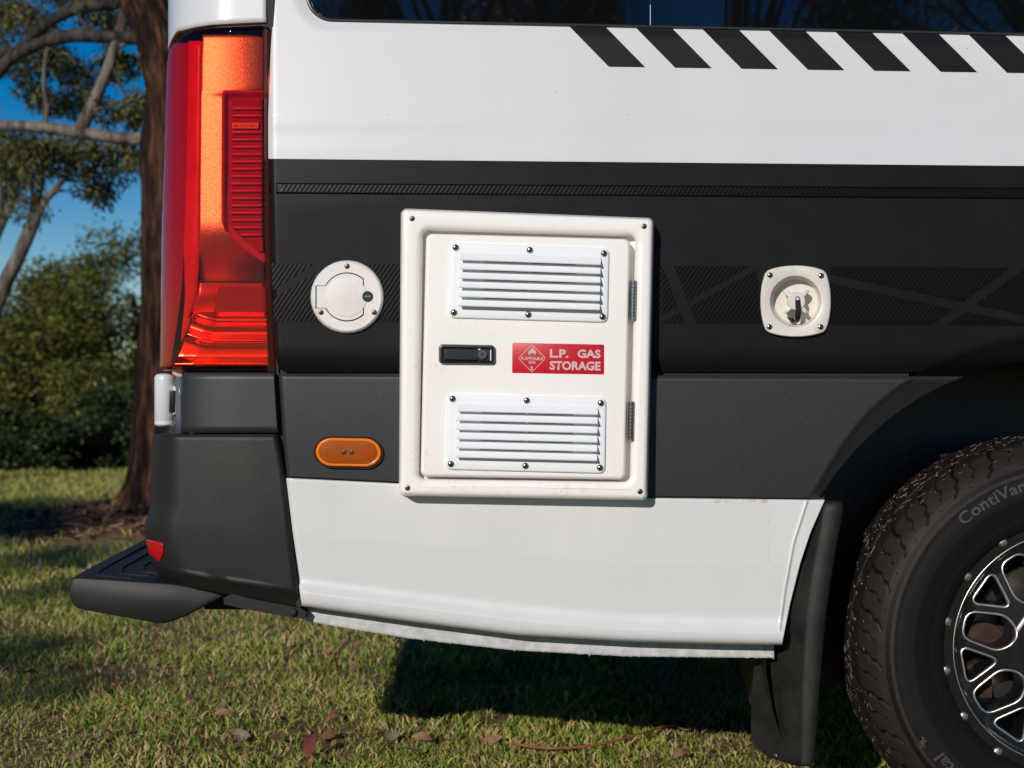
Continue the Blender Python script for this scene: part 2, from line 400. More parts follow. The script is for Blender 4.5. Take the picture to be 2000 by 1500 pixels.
sheet('vinyl_band', [u for u in UU if u <= 2300], [0, .004] + list(np.linspace(.02, .9, 45)) + list(np.linspace(.91, 1, 16)), sv, M['vinyl'], van, .0006, sides='lrt')
vb = [o for o in van.children if o.name == 'vinyl_band'][0]
bmm = bmesh.new(); bmm.from_mesh(vb.data); ic = P(1554, 588.5, 0)
bmesh.ops.delete(bmm, geom=[f for f in bmm.faces if math.hypot(f.calc_center_median().x - ic.x, f.calc_center_median().z - ic.z) < 58 / 1120], context='FACES'); bmm.to_mesh(vb.data); bmm.free()
def low(u, t): px = u + 2830; return P(px, lerp(UPPER(px), 726, t), .0)
sheet('front_side_panel', 8, 4, lambda a, t: low(a * 1600, t), M['vinyl'], van, .02)

def strip(name, top, bot, x0, x1, m, off, nv=6, step=14):
    return sheet(name, list(np.linspace(x0, x1, int((x1 - x0) / step) + 2)), nv, lambda px, v: (lambda py: P(px, py, yb(px, py) + off + (.010 * smooth(1 - (px - ip(py, PL)) / 9))))(lerp(top(px), bot(px), v)), m, van, .0004)
strip('carbon_stripe', lambda p: 357 + (p - 523) * .0066, lambda p: 378 + (p - 523) * .0074, 526, 2500, M['carbon'], -.0014)

def clip(poly, a, b, c, keep):                      # keep side of a*x+b*y<c
    out = []
    for i in range(len(poly)):
        p, q = poly[i], poly[(i + 1) % len(poly)]; fp, fq = a * p[0] + b * p[1] - c, a * q[0] + b * q[1] - c
        if keep < 0: fp, fq = -fp, -fq
        if fp <= 0: out.append(p)
        if fp * fq < 0:
            t = fp / (fp - fq); out.append((p[0] + (q[0] - p[0]) * t, p[1] + (q[1] - p[1]) * t))
    return out
def cut(polys, p, q, width):
    dx, dy = q[0] - p[0], q[1] - p[1]; l = math.hypot(dx, dy); a, b = -dy / l, dx / l; c = a * p[0] + b * p[1]; out = []
    for po in polys:
        for po2 in (clip(po, a, b, c - width / 2, 1), clip(po, a, b, c + width / 2, -1)):
            if len(po2) > 2: out.append(po2)
    return out
CT = lambda x: 514 + (x - 530) * .0062; CB = lambda x: 627 + (x - 530) * .0062
def band(x0, x1, skew0=0, skew1=0): return [[(x0, CT(x0)), (x1, CT(x1)), (x1 + skew1, CB(x1)), (x0 + skew0, CB(x0))]]
polys = cut(band(530, 790, 4), (520, 584), (640, 508), 15)
polys += cut(cut(band(1262, 1474, 0, 30), (1302, 512), (1352, 640), 21), (1290, 624), (1492, 512), 13)
polys += cut(cut(band(1623, 2400, -8), (1600, 540), (2080, 640), 17), (1995, 518), (1828, 640), 18)
for po in polys:
    V = []; bmm = bmesh.new(); vs = [bmm.verts.new((p[0], p[1], 0)) for p in po]; f = bmm.faces.new(vs)
    bmesh.ops.triangulate(bmm, faces=[f]); bmesh.ops.subdivide_edges(bmm, edges=bmm.edges[:], cuts=5, use_grid_fill=True)
    V = [P(v.co.x, v.co.y, yb(v.co.x, v.co.y) - .0014) for v in bmm.verts]; bmm.verts.index_update()
    Fc = [[v.index for v in f.verts] for f in bmm.faces]; bmm.free()
    mesh('carbon_panel', V, Fc, M['carbon'], van)

# window
def wp(u, v):
    px = lerp(606, 3300, u); b = 37 + (px - 640) * .0206; return px, lerp(-500, b, v)
wl = [(3300, -500), (3300, 92)] + [(px, 39 + (px - 640) * .0206) for px in np.linspace(3000, 660, 50)]
wl += [(650 + 50 * math.cos(a), (39 - 50 + .2) + 50 * math.sin(a)) for a in np.linspace(R(92), R(180), 14)] + [(600, -300), (600, -500)]
def gy(px, py): return sum(ip(py + o, BASE) for o in (-12, -6, -2, 2, 6, 12)) / 6
def ringoff(pts, d):
    c = Vector((1900, -230)); out = []
    for p in pts:
        v = Vector(p); q = v.copy()
        if v.y > -20: q.y -= d
        if v.x < 650: q.x += d * min(1, (650 - v.x) / 40)
        out.append(q)
    return out
def wl3(d, off): return [P(p[0], p[1], gy(p[0], p[1]) + off) for p in ringoff(wl, d)]
MB().loft([wl3(-3, .012), wl3(-2.5, .003), wl3(1, .001), wl3(2.5, .004), wl3(2.5, .010)]).build('window_seal', M['rubber_seal'], van)
MB().loft([wl3(2, .010), wl3(2, .0045), wl3(3.5, .003)]).build('window_edge', M['lockgrey'], van)
for nm, x0, x1 in (('rear_window', 600, 1269.2), ('middle_window', 1270.8, 3300)):
    def wg(u, v, x0=x0, x1=x1):
        px = lerp(x0, x1, u); bt = 35.5 + (px - 640) * .0206
        if px < 652: bt = min(bt, 39 - 50 + math.sqrt(max(0, 47.0 ** 2 - (652 - px) ** 2)))
        py = lerp(-500, bt, v); px = max(px, 603.5); return P(px, py, gy(px, py) + .0042)
    us = [0, .004, .01, .02, .03, .045, .06, .08, .12, .2, .3, .4, .5, .6, .7, .8, .9, 1] if x0 == 600 else list(np.linspace(0, 1, 12))
    sheet(nm, us, [0, .4, .7, .8, .87, .91, .94, .96, .975, .985, .992, .997, .9993, 1], wg, M['glass'], van, .005)
# slanted stripes below the window
for k in range(-0, 9):
    x0 = 1113 + 129.7 * k; yt = 52.5 + 2.35 * k; ybm = 130 + 2.0 * k
    def st(u, v, x0=x0, yt=yt, ybm=ybm): px = x0 + 71 * u + 76 * v; py = lerp(yt + 1.2 * u, ybm + 1.0 * u, v); return P(px, py, yb(px, py) - .0008)
    sheet('slanted_stripe', [0, .012, .3, .7, .988, 1], [0, .008] + list(np.linspace(.03, .97, 14)) + [.992, 1], st, M['decal'], van, .0006)

# rear pillar above the tail lamp
LB = [(327, 99), (335, 78), (345, 61), (380, 53), (413, 48), (519, 43)]
def corner_y(w, a0, dep):
    a = min(1, max(0, (w - a0) / (1 - a0))); return dep * (1 - math.sqrt(max(0, 1 - a * a)))
def pil(u, v):
    px = lerp(328, 519.5, u); py = lerp(-1450, ip(px, LB), v) if v < 1 else ip(px, LB)
    px2 = px - (0 if v > .9 else 0)
    return P(px2 + max(0, -py) * .012, py, gy(px2, py) * .6 + .003 + corner_y(1 - u, .35, .13))
us = [0, .004, .012, .025, .04, .06, .085, .12, .16, .2] + list(np.linspace(.25, 1, 20))
pl = sheet('rear_pillar', us, [0, .2, .5, .7, .8, .86, .9, .93, .96, .98, .993, 1], pil, M['paint'], van, .02, sides='rb')
# dark gap behind the seams, one piece for each seam
def seam(V, Fc): mesh('seam_backing', V, Fc, M['black'], van, False)
sg = [(521, -1400), (522, 40), (522, 300), (532, 725), (543, 846), (560, 935), (588, 1185)]
seam([P(a + o, b, .021) for a, b in sg for o in (-9, 12)], [(2 * k, 2 * k + 1, 2 * k + 3, 2 * k + 2) for k in range(len(sg) - 1)])
for y, q in ((.026, ((548, 715), (1775, 715), (1775, 745), (548, 745))), (.024, ((564, 915), (1610, 958), (1610, 990), (564, 950))), (.09, ((330, 835), (560, 835), (560, 860), (330, 860))), (.05, ((360, 712), (560, 712), (560, 740), (360, 740)))):
    seam([P(a, b, y) for a, b in q], [(0, 1, 2, 3)])
seam([P(a, b, .0275 + .00008 * max(0, -b)) for a, b in ((1258, -480), (1282, -480), (1282, 45), (1258, 45))], [(0, 1, 2, 3)])

# grey cladding
TOPC = lambda px: 729.5 + (px - 545) * .0045
BOTC = [(540, 930), (557, 931), (780, 942), (1265, 970), (1650, 974.5)]
CL = [(725, 544), (846, 552), (935, 560)]
def cl(u, v):
    py = lerp(730, 973, v); px = 900
    for _ in range(4):
        Rr = ACX - math.sqrt(max(1, AR ** 2 - (ACY - py) ** 2)); px = lerp(ip(py, CL), Rr, u); py = lerp(TOPC(px), ip(px, BOTC), v)
    y = -.004 + .006 * smooth((6 - (py - TOPC(px))) / 6) + .006 * v * v
    r = math.hypot(px - ACX, py - ACY); e = 618 - 24 * smooth((py - 740) / 220) - r
    if e > 0: y += e / 1120 * .75 * smooth(e / 10)
    return P(px, py, y + .006 * smooth(1 - (px - ip(py, CL)) / 6))
us = [0, .002, .005, .01] + list(np.linspace(.02, .74, 50)) + list(np.linspace(.745, 1, 80))
sheet('side_cladding', us, [0, .006, .015, .03] + list(np.linspace(.05, .98, 50)) + [.99, 1], cl, M['clad'], van, .02)

# white lower panel with its rolled lip
LW = [(925, 558), (1160, 586), (1190, 591)]; RW = [(970, 1614), (1040, 1583), (1100, 1563), (1180, 1543), (1250, 1529), (1270, 1527)]
LT = [(586, 1151), (800, 1180), (1011, 1207), (1225, 1226), (1400, 1231), (1525, 1232)]
LBt = [(589, 1184), (800, 1214), (1011, 1241), (1225, 1253), (1400, 1258), (1525, 1260)]
def lp(u, v):
    px = 1000
    for _ in range(4):
        t = ip(px, BOTC) + 2.5; l0 = ip(px, LT); l1 = ip(px, LBt)
        py = lerp(t, l0, v) if v <= 1 else lerp(l0, l1, v - 1)
        px = lerp(ip(py, LW), ip(py, RW), u)
    if v <= 1: y = ip(v, [(0, .004), (.01, .001), (.5, .003), (.82, .010), (.9, .0125), (.95, .010), (1, .000)])
    else: y = ip(v - 1, [(0, .000), (.12, -.003), (.6, -.001), (.85, .003), (1, .012)])
    cr = ip(py, [(975, 1577), (1060, 1550), (1150, 1533), (1240, 1521)]); e = px - cr
    if v <= 1: y += .003 * smooth(e / 4) - .0015 * math.exp(-(e / 3) ** 2)
    y += .006 * smooth(1 - (px - ip(py, LW)) / 7)
    return P(px, py, y)
us = [0, .001, .003, .006, .01] + list(np.linspace(.02, .93, 60)) + list(np.linspace(.932, 1, 44))
sheet('lower_panel', us, [0, .004, .01, .02] + list(np.linspace(.04, 1, 40)) + [1.03, 1.06, 1.1, 1.2, 1.4, 1.6, 1.7, 1.8, 1.9, 2], lp, M['lower_paint'], van, .035)
SK = [(597, 1213), (700, 1231), (800, 1247), (1001, 1270), (1225, 1282), (1493, 1285), (1514, 1285)]
def sk(u, v):
    px = lerp(596, 1512, u); jag = 0
    if v == 1:
        jag = 2.2 * noise.noise(Vector((px * .35, 0, 1))) + 3.0 * max(0, noise.noise(Vector((px * .11, 4, 1)))) * abs(noise.noise(Vector((px * .9, 2, 1)))) * 3
        if random.random() < .012: jag += random.uniform(2, 6)
    py = lerp(ip(px, LBt) - 14, ip(px, SK) + jag, v)
    return P(px, py, .062 - .008 * v)
sheet('cut_skirt', 420, [0, .3, .6, .9, 1], sk, mat('sawn_skirt_edge', (.42, .425, .42), .65, .2, 60, .3, 90, .002), van, .003)

# corner trim above the bumper
def ct(u, v):
    py = lerp(728.5, 845, v); px = lerp(ip(py, [(728, 355), (846, 354)]), ip(py, [(728, 535), (846, 542)]), u)
    return P(px, py, .004 + corner_y(1 - u, .3, .035) + .012 * smooth((py - 700) / -20))
sheet('corner_trim', [0, .01, .03, .06, .1] + list(np.linspace(.15, .98, 18)) + [.992, 1], 10, ct, M['clad'], van, .03)
def ct2(u, v): return P(lerp(343, 353.5, u), lerp(735, 846, v), .075 - .006 * u)
sheet('door_jamb', 3, 4, ct2, mat('blue_grey_jamb', (.10, .12, .15), .3), van, .02)

# bumper corner
BL = [(846, 300), (855, 297), (960, 295), (985, 294), (1003, 290), (1018, 284), (1032, 281.5), (1048, 283), (1075, 288), (1095, 294), (1115, 304), (1130, 316), (1142, 335)]
BR = [(846, 542), (935, 558), (1100, 576), (1160, 582.5), (1190, 586)]
BBt = [(281, 1120), (310, 1128), (340, 1142), (420, 1158), (500, 1171), (586, 1187)]
def bu(u, v):
    px = 430
    for _ in range(5):
        py = lerp(848 + (0 if px > 330 else 0), ip(px, BBt), v); px = lerp(ip(py, BL), ip(py, BR), u)
    w = 1 - u; y = corner_y(w, .76, .09) + .012 * smooth((w - .2) / .6)
    y += .003 + .004 * math.sin(v * 3.14)*(-1)
    lip = ip(px, [(281, 1100), (420, 1130), (586, 1152)])
    if py > lip: y += .024 * ((py - lip) / (ip(px, BBt) - lip + 1e-3)) - .004 * math.exp(-((py - lip) / 4) ** 2)
    y += .012 * smooth(1 - v / .02) * .4 + .006 * smooth((u - .97) / .03)
    return P(px, py, y)
us = [0, .004, .01, .02, .035, .055, .08, .11, .145] + list(np.linspace(.18, .95, 34)) + [.97, .98, .99, 1]
bo = sheet('bumper_corner', us, [0, .004, .01, .02] + list(np.linspace(.04, 1, 64)), bu, M['plastic'], van, .03, sides='rtb')
# bumper wrapping across the back
def bw(u, v):
    p = bu(0, v); return p + Vector((.01 * min(1, u * 3) - .0 * u, [0, .05, .3, 1.0, 1.7][int(round(u * 4))], 0))
sheet('rear_bumper', 5, [0, .004, .01, .02] + list(np.linspace(.04, 1, 64)), bw, M['plastic'], van, 0)
# reflector in the bumper
def rf(u, v):
    py = lerp(lerp(1053, 1061, u), lerp(1086, 1098, smooth(u)) , v); L = ip(py, BL); px = lerp(L + .6, ip(py, [(1055, 318), (1080, 319), (1098, 311)]), u)
    w = 1 - (px - L) / (ip(py, BR) - L); return P(px, py, .003 + corner_y(w, .76, .09) + .012 * smooth((w - .2) / .6) - .005)
sheet('bumper_reflector', [0, .05, .1, .2, .35, .5, .65, .8, .92, 1], 8, rf, M['reflector'], van, .006)

# rear step
SY0, SY1 = .045, 1.86
def step_sec(y, sx, topz, scale=1):
    pass
stA = [(137, 1150), (134, 1138), (138, 1131), (147, 1127)]
sec = [(330, 1139), (150, 1126.5), (141, 1128), (135.5, 1133), (133, 1141), (132.5, 1152), (134, 1168), (139, 1180), (148, 1188), (162, 1192.5), (240, 1207), (300, 1218), (318, 1219.5), (332, 1216), (360, 1206), (440, 1164), (425, 1158), (400, 1151), (370, 1145), (348, 1141)]
S3 = [P(a, b, SY0) for a, b in sec]; cen = sum(S3, Vector()) / len(S3)
loops = []
for y, ins in ((SY0 + .016, -.020), (SY0 + .006, -.010), (SY0 + .001, -.003), (SY0, .0)): pass
def shrink(k, y):
    return [Vector((cen.x + (p.x - cen.x) * (1 - k), y, cen.z + (p.z - cen.z) * (1 - k * 2.2))) for p in S3]
loops = [shrink(.045, SY0), shrink(.028, SY0 + .001), shrink(.012, SY0 + .004), shrink(.003, SY0 + .009), shrink(0, SY0 + .016)]
for y in (.1, .3, .6, .95, 1.3, 1.6, 1.8, 1.86):
    bow = .035 * math.sin(math.pi * (y - SY0) / (SY1 - SY0))
    loops.append([Vector((p.x - bow, y, p.z)) for p in S3])
MB().loft(loops, True, True).build('rear_step', M['plastic'], van, True, 50)
step = [o for o in van.children if o.name == 'rear_step'][0]
zt = P(147, 1126.5, SY0).z
def tread(i):
    a = .022 + i * .030; xl = P(141, 1, SY0).x + a; y0 = SY0 + .030 + i * .040; xr = P(250 - i * 4, 1, SY0).x + i * .025
    wd = .014; b = lambda y: -.035 * math.sin(math.pi * (y - SY0) / (SY1 - SY0))
    path = [(xr, y0)] + [(xl + .03 - .03 * math.sin(t), y0 + .035 - .035 * math.cos(t)) for t in np.linspace(0, 1.57, 7)] + [(xl + b(y) * .9, y) for y in np.linspace(y0 + .07, 1.0, 10)]
    V = []; Fc = []
    for k, (x, y) in enumerate(path):
        p, q = path[max(k - 1, 0)], path[min(k + 1, len(path) - 1)]; t = Vector((q[0] - p[0], q[1] - p[1], 0)).normalized(); nn = Vector((-t.y, t.x, 0)) * wd / 2
        zc = zt + (x - P(147, 1, SY0).x) * -.068 + .0012
        for s, z in ((-1, -.004), (-1, 0), (1, 0), (1, -.004)): V.append(Vector((x, y, zc + z)) + nn * s)
        if k: Fc += [tuple(4 * (k - 1) + j + e for j, e in ((a, 0), (a + 1, 0))) + (4 * k + a + 1, 4 * k + a) for a in range(3)]
    mesh('step_groove', V, Fc, M['black'], step, False)
for i in range(4): tread(i)
# bracket between step and sill
mb = MB()
br = [(436, 1168), (452, 1160), (584, 1184), (598, 1196), (595, 1209), (570, 1206), (480, 1190), (438, 1180)]
mb.loft([[P(a, b, .03) for a, b in br], [P(a, b, .033) + Vector((0, .10, 0)) for a, b in br]], True, True)
mb.build('bumper_bracket', M['plastic'], van, False)
mb = MB(); mb.loft([[P(a, b, .12) for a, b in [(380, 1150), (600, 1165), (600, 1192), (400, 1190)]], [P(a, b, .12) + Vector((0, 1.5, 0)) for a, b in [(380, 1150), (600, 1165), (600, 1192), (400, 1190)]]], True, True).build('tow_beam', M['black'], van, False)
MB().lathe(P(573, 1196, .028), [(.007, .004), (.007, -.002), (.004, -.004)], 10).build('bracket_bolt', M['black'], van)

# white door hinge at the back
hc = [(297, 731), (343, 731), (341, 833), (294, 833)]
HX = P(320, 780, .11); hr = .0195
MB().lathe(Vector((HX.x, HX.y + .01, 0)), [(.010, P(0, 834, .11).z), (hr * .85, P(0, 832.5, .11).z), (hr, P(0, 829, .11).z), (hr, P(0, 823, .11).z), (hr * .97, P(0, 822.4, .11).z), (hr * .97, P(0, 821.8, .11).z), (hr, P(0, 821, .11).z), (hr, P(0, 745, .11).z), (hr * .97, P(0, 744.3, .11).z), (hr * .97, P(0, 743.6, .11).z), (hr, P(0, 743, .11).z), (hr, P(0, 737, .11).z), (hr * .85, P(0, 731.5, .11).z), (.010, P(0, 729, .11).z)], 28, True, True, 'z').build('door_hinge', M['paint'], van, True, 40)
hinge = [o for o in van.children if o.name == 'door_hinge'][0]
mb = MB(); q = [(331, 762), (342, 762), (341, 806), (330, 806)]
mb.loft([L3(rquad(q, 2), .102), L3(rquad(q, 2, .6), .0945), L3(rquad(q, 2, 1.4), .094)], False, True).build('hinge_notch', M['latch'], hinge)
mb = MB(); q = [(338, 752), (347, 757), (346, 808), (337, 812)]
mb.loft([L3(rquad(q, 3), .125), L3(rquad(q, 3, .6), .099), L3(rquad(q, 3, 2), .097)], False, True).build('hinge_leaf', M['paint'], hinge)

# tail lamp
TLl = [(48, 345), (66, 345), (80, 336), (102, 327.5), (150, 325), (400, 317), (725, 311)]
TLr = [(45, 519.5), (400, 519.5), (560, 523), (725, 531)]
TTop = [(311, 110), (327.5, 102), (336, 80), (345, 66), (380, 57.5), (413, 53), (531, 47.5)]
def tl_y(px, py, off=0):
    L, Rr = ip(py, TLl), ip(py, TLr); return .002 + off + corner_y(1 - (px - L) / (Rr - L), .34, .13)
def tl(u, v, off=0, ins=0):
    px = 420
    for _ in range(4):
        py = lerp(ip(px, TTop) + ins, 724 - ins, v); px = lerp(ip(py, TLl) + ins * .4, ip(py, TLr) - ins, u)
    e = min((px - 0) * 0 + (ip(py, TLr) - px), py - ip(px, TTop), 724 - py)
    return P(px, py, tl_y(px, py, off) + .006 * smooth(1 - e / 5))
us = [0, .004, .012, .025, .045, .07, .1, .14, .18, .23] + list(np.linspace(.28, .95, 22)) + [.965, .975, .985, .993, 1]
lamp = sheet('tail_lamp_lens', us, [0, .003, .008, .015] + list(np.linspace(.03, .97, 40)) + [.985, .993, 1], tl, M['lens'], van, .012)
def region(name, poly, yfn, m, parent, n=26, mats=None):
    """bent plate: poly rows given as (py, x0, x1)"""
    y0, y1 = poly[0][0], poly[-1][0]
    def f(u, v):
        py = lerp(y0, y1, v); a = float(np.interp(py, [r[0] for r in poly], [r[1] for r in poly])); b = float(np.interp(py, [r[0] for r in poly], [r[2] for r in poly]))
        px = lerp(a, b, u); return P(px, py, yfn(px, py, u, v))
    return sheet(name, n, 60, f, m, parent, .004)
deep = lambda px, py, u, v: tl_y(px, py, .085)
region('lamp_housing', [(55, 346, 518), (70, 340, 518), (105, 330, 518), (400, 320, 518), (722, 314, 529)], deep, M['red_dark'], lamp)
region('side_reflector', [(84, 337, 370), (100, 332, 369), (400, 323, 364), (560, 319, 355), (640, 317, 345), (716, 314, 332)], lambda px, py, u, v: tl_y(px, py, .020), M['red_rib'], lamp)
region('light_bar', [(80, 368, 396), (300, 365, 394.5), (430, 361, 391.5), (520, 357, 389.5), (575, 350, 384), (640, 334, 368), (690, 320, 345)], lambda px, py, u, v: tl_y(px, py, .012) + .008 * (2 * u - 1) ** 2 + .03 * smooth((py - 470) / 150), M['red_bright'], lamp)
def saty(px, py, u, v):
    x = (px - 412) / 1120
    return .020 - .09 * x + 2.9 * x * x - .035 * (py - 250) / 1120 + .07 * smooth((py - 430) / 170)
region('satin_reflector', [(68, 396, 516), (120, 394, 516), (178, 393.5, 516), (179, 393.5, 437), (188, 393, 434), (430, 391, 433), (450, 390.5, 441), (480, 390, 472), (515, 389, 516), (545, 387, 518), (556, 386, 519)], saty, M['satin'], lamp, 34)
# recessed indicator with its ribs
ind = [(176, 436, 517), (182, 434, 517), (430, 432, 517), (452, 440, 517), (482, 470, 517), (514, 515, 518)]
region('indicator_well', ind, lambda px, py, u, v: .010 + .012 * smooth((px - 436) / 10) * smooth((py - 180) / 12), M['red_deep'], lamp, 20)
inner = [(192, 452, 513), (430, 449, 513), (445, 452, 513), (470, 478, 514), (492, 505, 514)]
region('indicator_lens', inner, lambda px, py, u, v: .0175, M['red_rib'], lamp, 8)
k = 0; py = 212
while py < 470:
    x0 = ip(py, [(192, 455), (430, 451), (445, 456), (470, 482)]); mb = MB()
    if k == 2:
        q = [(453, py - 1), (506, py - 1), (505, py + 11), (453, py + 11)]; mb.loft([L3(rquad(q, 2), .018), L3(rquad(q, 2, .5), .013), L3(rquad(q, 2, 1), .0125)], False, True)
        pb = mb.build('lettered_bar', M['amber_rim'], lamp, True, 40)
        text_flat('lettering', 'MERCEDES-BENZ', (456, py + 2, 503, py + 8, 0), .0121, M['red_deep'], lamp, .02); py += 18
    else:
        mb.tube([P(x0, py, .016), P(x0 + 3, py, .0145), P(509, py, .0145), P(512, py, .016)], .0024, 6); mb.build('indicator_rib', M['red_bright'], lamp); py += 14.3
    k += 1
region('lower_reflector', [(553, 386, 519), (575, 383, 520), (612, 370, 522)], lambda px, py, u, v: .050 - .020 * v * v + .01 * u, M['red_chrome'], lamp, 16)
# lower chrome bowl
region('reversing_box', [(560, 428, 520), (566, 426, 520), (611, 417, 522)], lambda px, py, u, v: .022, M['red_dark'], lamp, 10)
def bowl(px, py, u, v):
    vv = v + .55 * max(0, .34 - u) ** 1.3
    return .034 - .014 * math.exp(-((vv - .14) / .10) ** 2) - .012 * math.exp(-((vv - .52) / .07) ** 2) - .012 * math.exp(-((v - .95) / .08) ** 2) + .02 * max(0, .2 - u)
region('chrome_bowl', [(611, 380, 522), (640, 368, 524), (680, 352, 527), (706, 340, 528), (716, 335, 528)], bowl, M['red_chrome'], lamp, 40)
region('bowl_ledge', [(609, 372, 522), (613, 371, 522), (621, 366, 523)], lambda px, py, u, v: .017 + .014 * v, M['red_chrome'], lamp, 20)
if 0: region('fog_reflector', [(655, 412, 525), (664, 400, 526), (690, 384, 527), (702, 376, 527)], lambda px, py, u, v: .024 + .02 * (1 - u) - .006 * math.sin(v * 3.14), M['red_deep'], lamp, 20)

# ------------------------------------------------------------------ gas locker
HQ = [(784, 408), (1277, 427), (1264, 977), (780, 968)]; HY = -.047
OQ = [(826, 450), (1241, 462), (1230, 941), (819, 935)]
def hl(c, r, ins, y): return L3(rquad(c, r, ins, 8), y)
mb = MB()
mb.loft([hl(HQ, 12, -1, .012), hl(HQ, 12, -1, -.004), hl(HQ, 12, 0, -.006), hl(HQ, 12, .6, -.036), hl(HQ, 12, 2, -.042), hl(HQ, 12, 5, -.0458), hl(HQ, 12, 9, HY), hl(HQ, 12, 11, HY - .0002), hl(HQ, 12, 20, HY - .0005),
         hl(OQ, 17, -15, HY - .0003), hl(OQ, 16, -12, HY), hl(OQ, 15, -7, -.0455), hl(OQ, 14, -3, -.042), hl(OQ, 13, -.5, -.036), hl(OQ, 12, 0.5, -.022), hl(OQ, 12, 6, -.020), hl(OQ, 12, 30, -.020)])
frame = mb.build('gas_locker_frame', M['gel'], van, True, 70)
DQ = [(832, 456), (1232, 467), (1222, 937), (821, 931)]; DY = -.050
mb = MB(); mb.loft([hl(DQ, 13, 1, -.0205), hl(DQ, 13, 0, -.036), hl(DQ, 13, .8, -.045), hl(DQ, 13, 2.5, -.0485), hl(DQ, 13, 5, DY - .0001), hl(DQ, 13, 7, DY - .0002), hl(DQ, 13, 30, DY - .0004)], False, True)
door = mb.build('gas_locker_door', M['gel'], van, True, 60)
# screws, shared shapes
def screw_mesh(r, h, socket, m0, m1):
    mb = MB(); prof = [(r, 0), (r * .98, -h * .35), (r * .82, -h * .75), (r * .5, -h), (r * socket, -h * 1.02)]
    mb.lathe(Vector(), prof, 16, False, False); n0 = len(mb.F)
    mb.lathe(Vector(), [(r * socket, -h * 1.02), (r * socket * .9, -h * .4), (r * .02, -h * .4)], 6, False, True)
    me = bpy.data.meshes.new('screw'); me.from_pydata([tuple(v) for v in mb.V], [], mb.F); me.materials.append(m0); me.materials.append(m1)
    for i, p in enumerate(me.polygons): p.material_index = 1 if i >= n0 else 0
    me.shade_smooth(); return me
S_VENT = screw_mesh(.0056, .0036, .30, M['steel'], M['hole']); S_DARK = screw_mesh(.0048, .0012, .45, M['screw'], M['hole']); S_INLET = screw_mesh(.0050, .0022, .35, M['steel'], M['hole'])
for x, y in ((805, 427), (1258, 442), (1250, 960), (796, 953)): inst('screw', S_DARK, P(x, y, HY - .0004), frame, (0, random.random() * 6, 0))
def vent(c, y0):
    mb = MB(); mb.loft([hl(c, 12, 0, y0 + .001), hl(c, 12, 0, y0 - .0025), hl(c, 12, 1, y0 - .0042), hl(c, 12, 3, y0 - .0048), hl(c, 12, 12, y0 - .0048)], False, True)
    v = mb.build('vent_plate', M['vent'], van, True, 60); yf = y0 - .0046
    for k in range(6):
        a = .125 + k * .1215; b = a + .107; pr = .0138; uL, uR = .062, .948
        q = lambda u, vv, y: P(*bil(c, u, vv), y)
        V = [q(uL, a, yf), q(uR, a, yf), q(uR, b - .012, yf - pr), q(uL, b - .012, yf - pr), q(uR, b, yf - pr * .92), q(uL, b, yf - pr * .92), q(uR - .004, b - .004, yf + .001), q(uL + .045, b - .012, yf + .001)]
        Fc = [(0, 1, 2, 3), (3, 2, 4, 5), (5, 4, 6, 7), (0, 3, 5, 7), (1, 6, 4, 2)]
        s = mesh('slat', V, Fc, M['vent'], v, False)
        if k < 5:
            mb = MB()
            for u0, u1 in ((.215, .497), (.507, .795)): mb.add([q(u0, b + .001, yf - .0004), q(u1, b + .001, yf - .0004), q(u1, b + .011, yf - .0004), q(u0, b + .011, yf - .0004)], [(0, 1, 2, 3)])
            mb.build('vent_slot', M['black'], v, False)
    for u, vv in ((.033, .065), (.5, .065), (.967, .075), (.033, .925), (.5, .925), (.967, .925)):
        inst('screw', S_VENT, P(*bil(c, u, vv), yf - .0003), v, (0, random.random() * 6, 0))
vent([(880, 473.5), (1190, 484.5), (1187, 630), (876, 621)], DY)
vent([(874, 769), (1184, 776.5), (1182, 925), (870, 917)], DY)
# latch
lq = [(857, 672), (967, 674), (967, 712), (857, 711)]
mb = MB(); mb.loft([hl(lq, 8, 0, DY + .002), hl(lq, 8, 0, DY - .004), hl(lq, 8, 1.5, DY - .0075), hl(lq, 8, 5, DY - .008), hl(lq, 5, 7, DY - .006), hl(lq, 5, 8, DY + .002), hl(lq, 4, 12, DY + .002)], False, True)
lt = mb.build('latch', M['latch'], van, True, 50)
q = [(867, 680.5), (934, 681.5), (934, 704), (867, 703)]
MB().loft([hl(q, 1.5, 0, DY + .002), hl(q, 1.5, 0, DY - .005), hl(q, 1.5, 1.5, DY - .0066), hl(q, 1.5, 4, DY - .0066)], False, True).build('lever', M['latch'], lt, True, 50)
q = [(929, 680), (956, 680.5), (956, 705), (929, 704.5)]
MB().loft([hl(q, 2, 0, DY + .002), hl(q, 2, 0, DY - .003), hl(q, 2, 1, DY - .004)], False, True).build('lock_plate', M['lockgrey'], lt, True, 50)
lc = P(942, 692, DY - .004)
MB().lathe(lc, [(.0093, .001), (.0093, -.003), (.0085, -.0038), (.0078, -.003), (.0075, -.003), (.0070, -.0036), (.0001, -.0036)], 24).build('lock_barrel', M['lockgrey'], lt, True, 40)
mb = MB(); mb.lathe(lc + Vector((0, -.0037, .001)), [(.0026, 0), (.0025, -.0003)], 12); mb.box(lc + Vector((-.0011, -.0042, -.005)), lc + Vector((.0011, -.0034, .004))); mb.build('keyhole', M['hole'], lt, False)
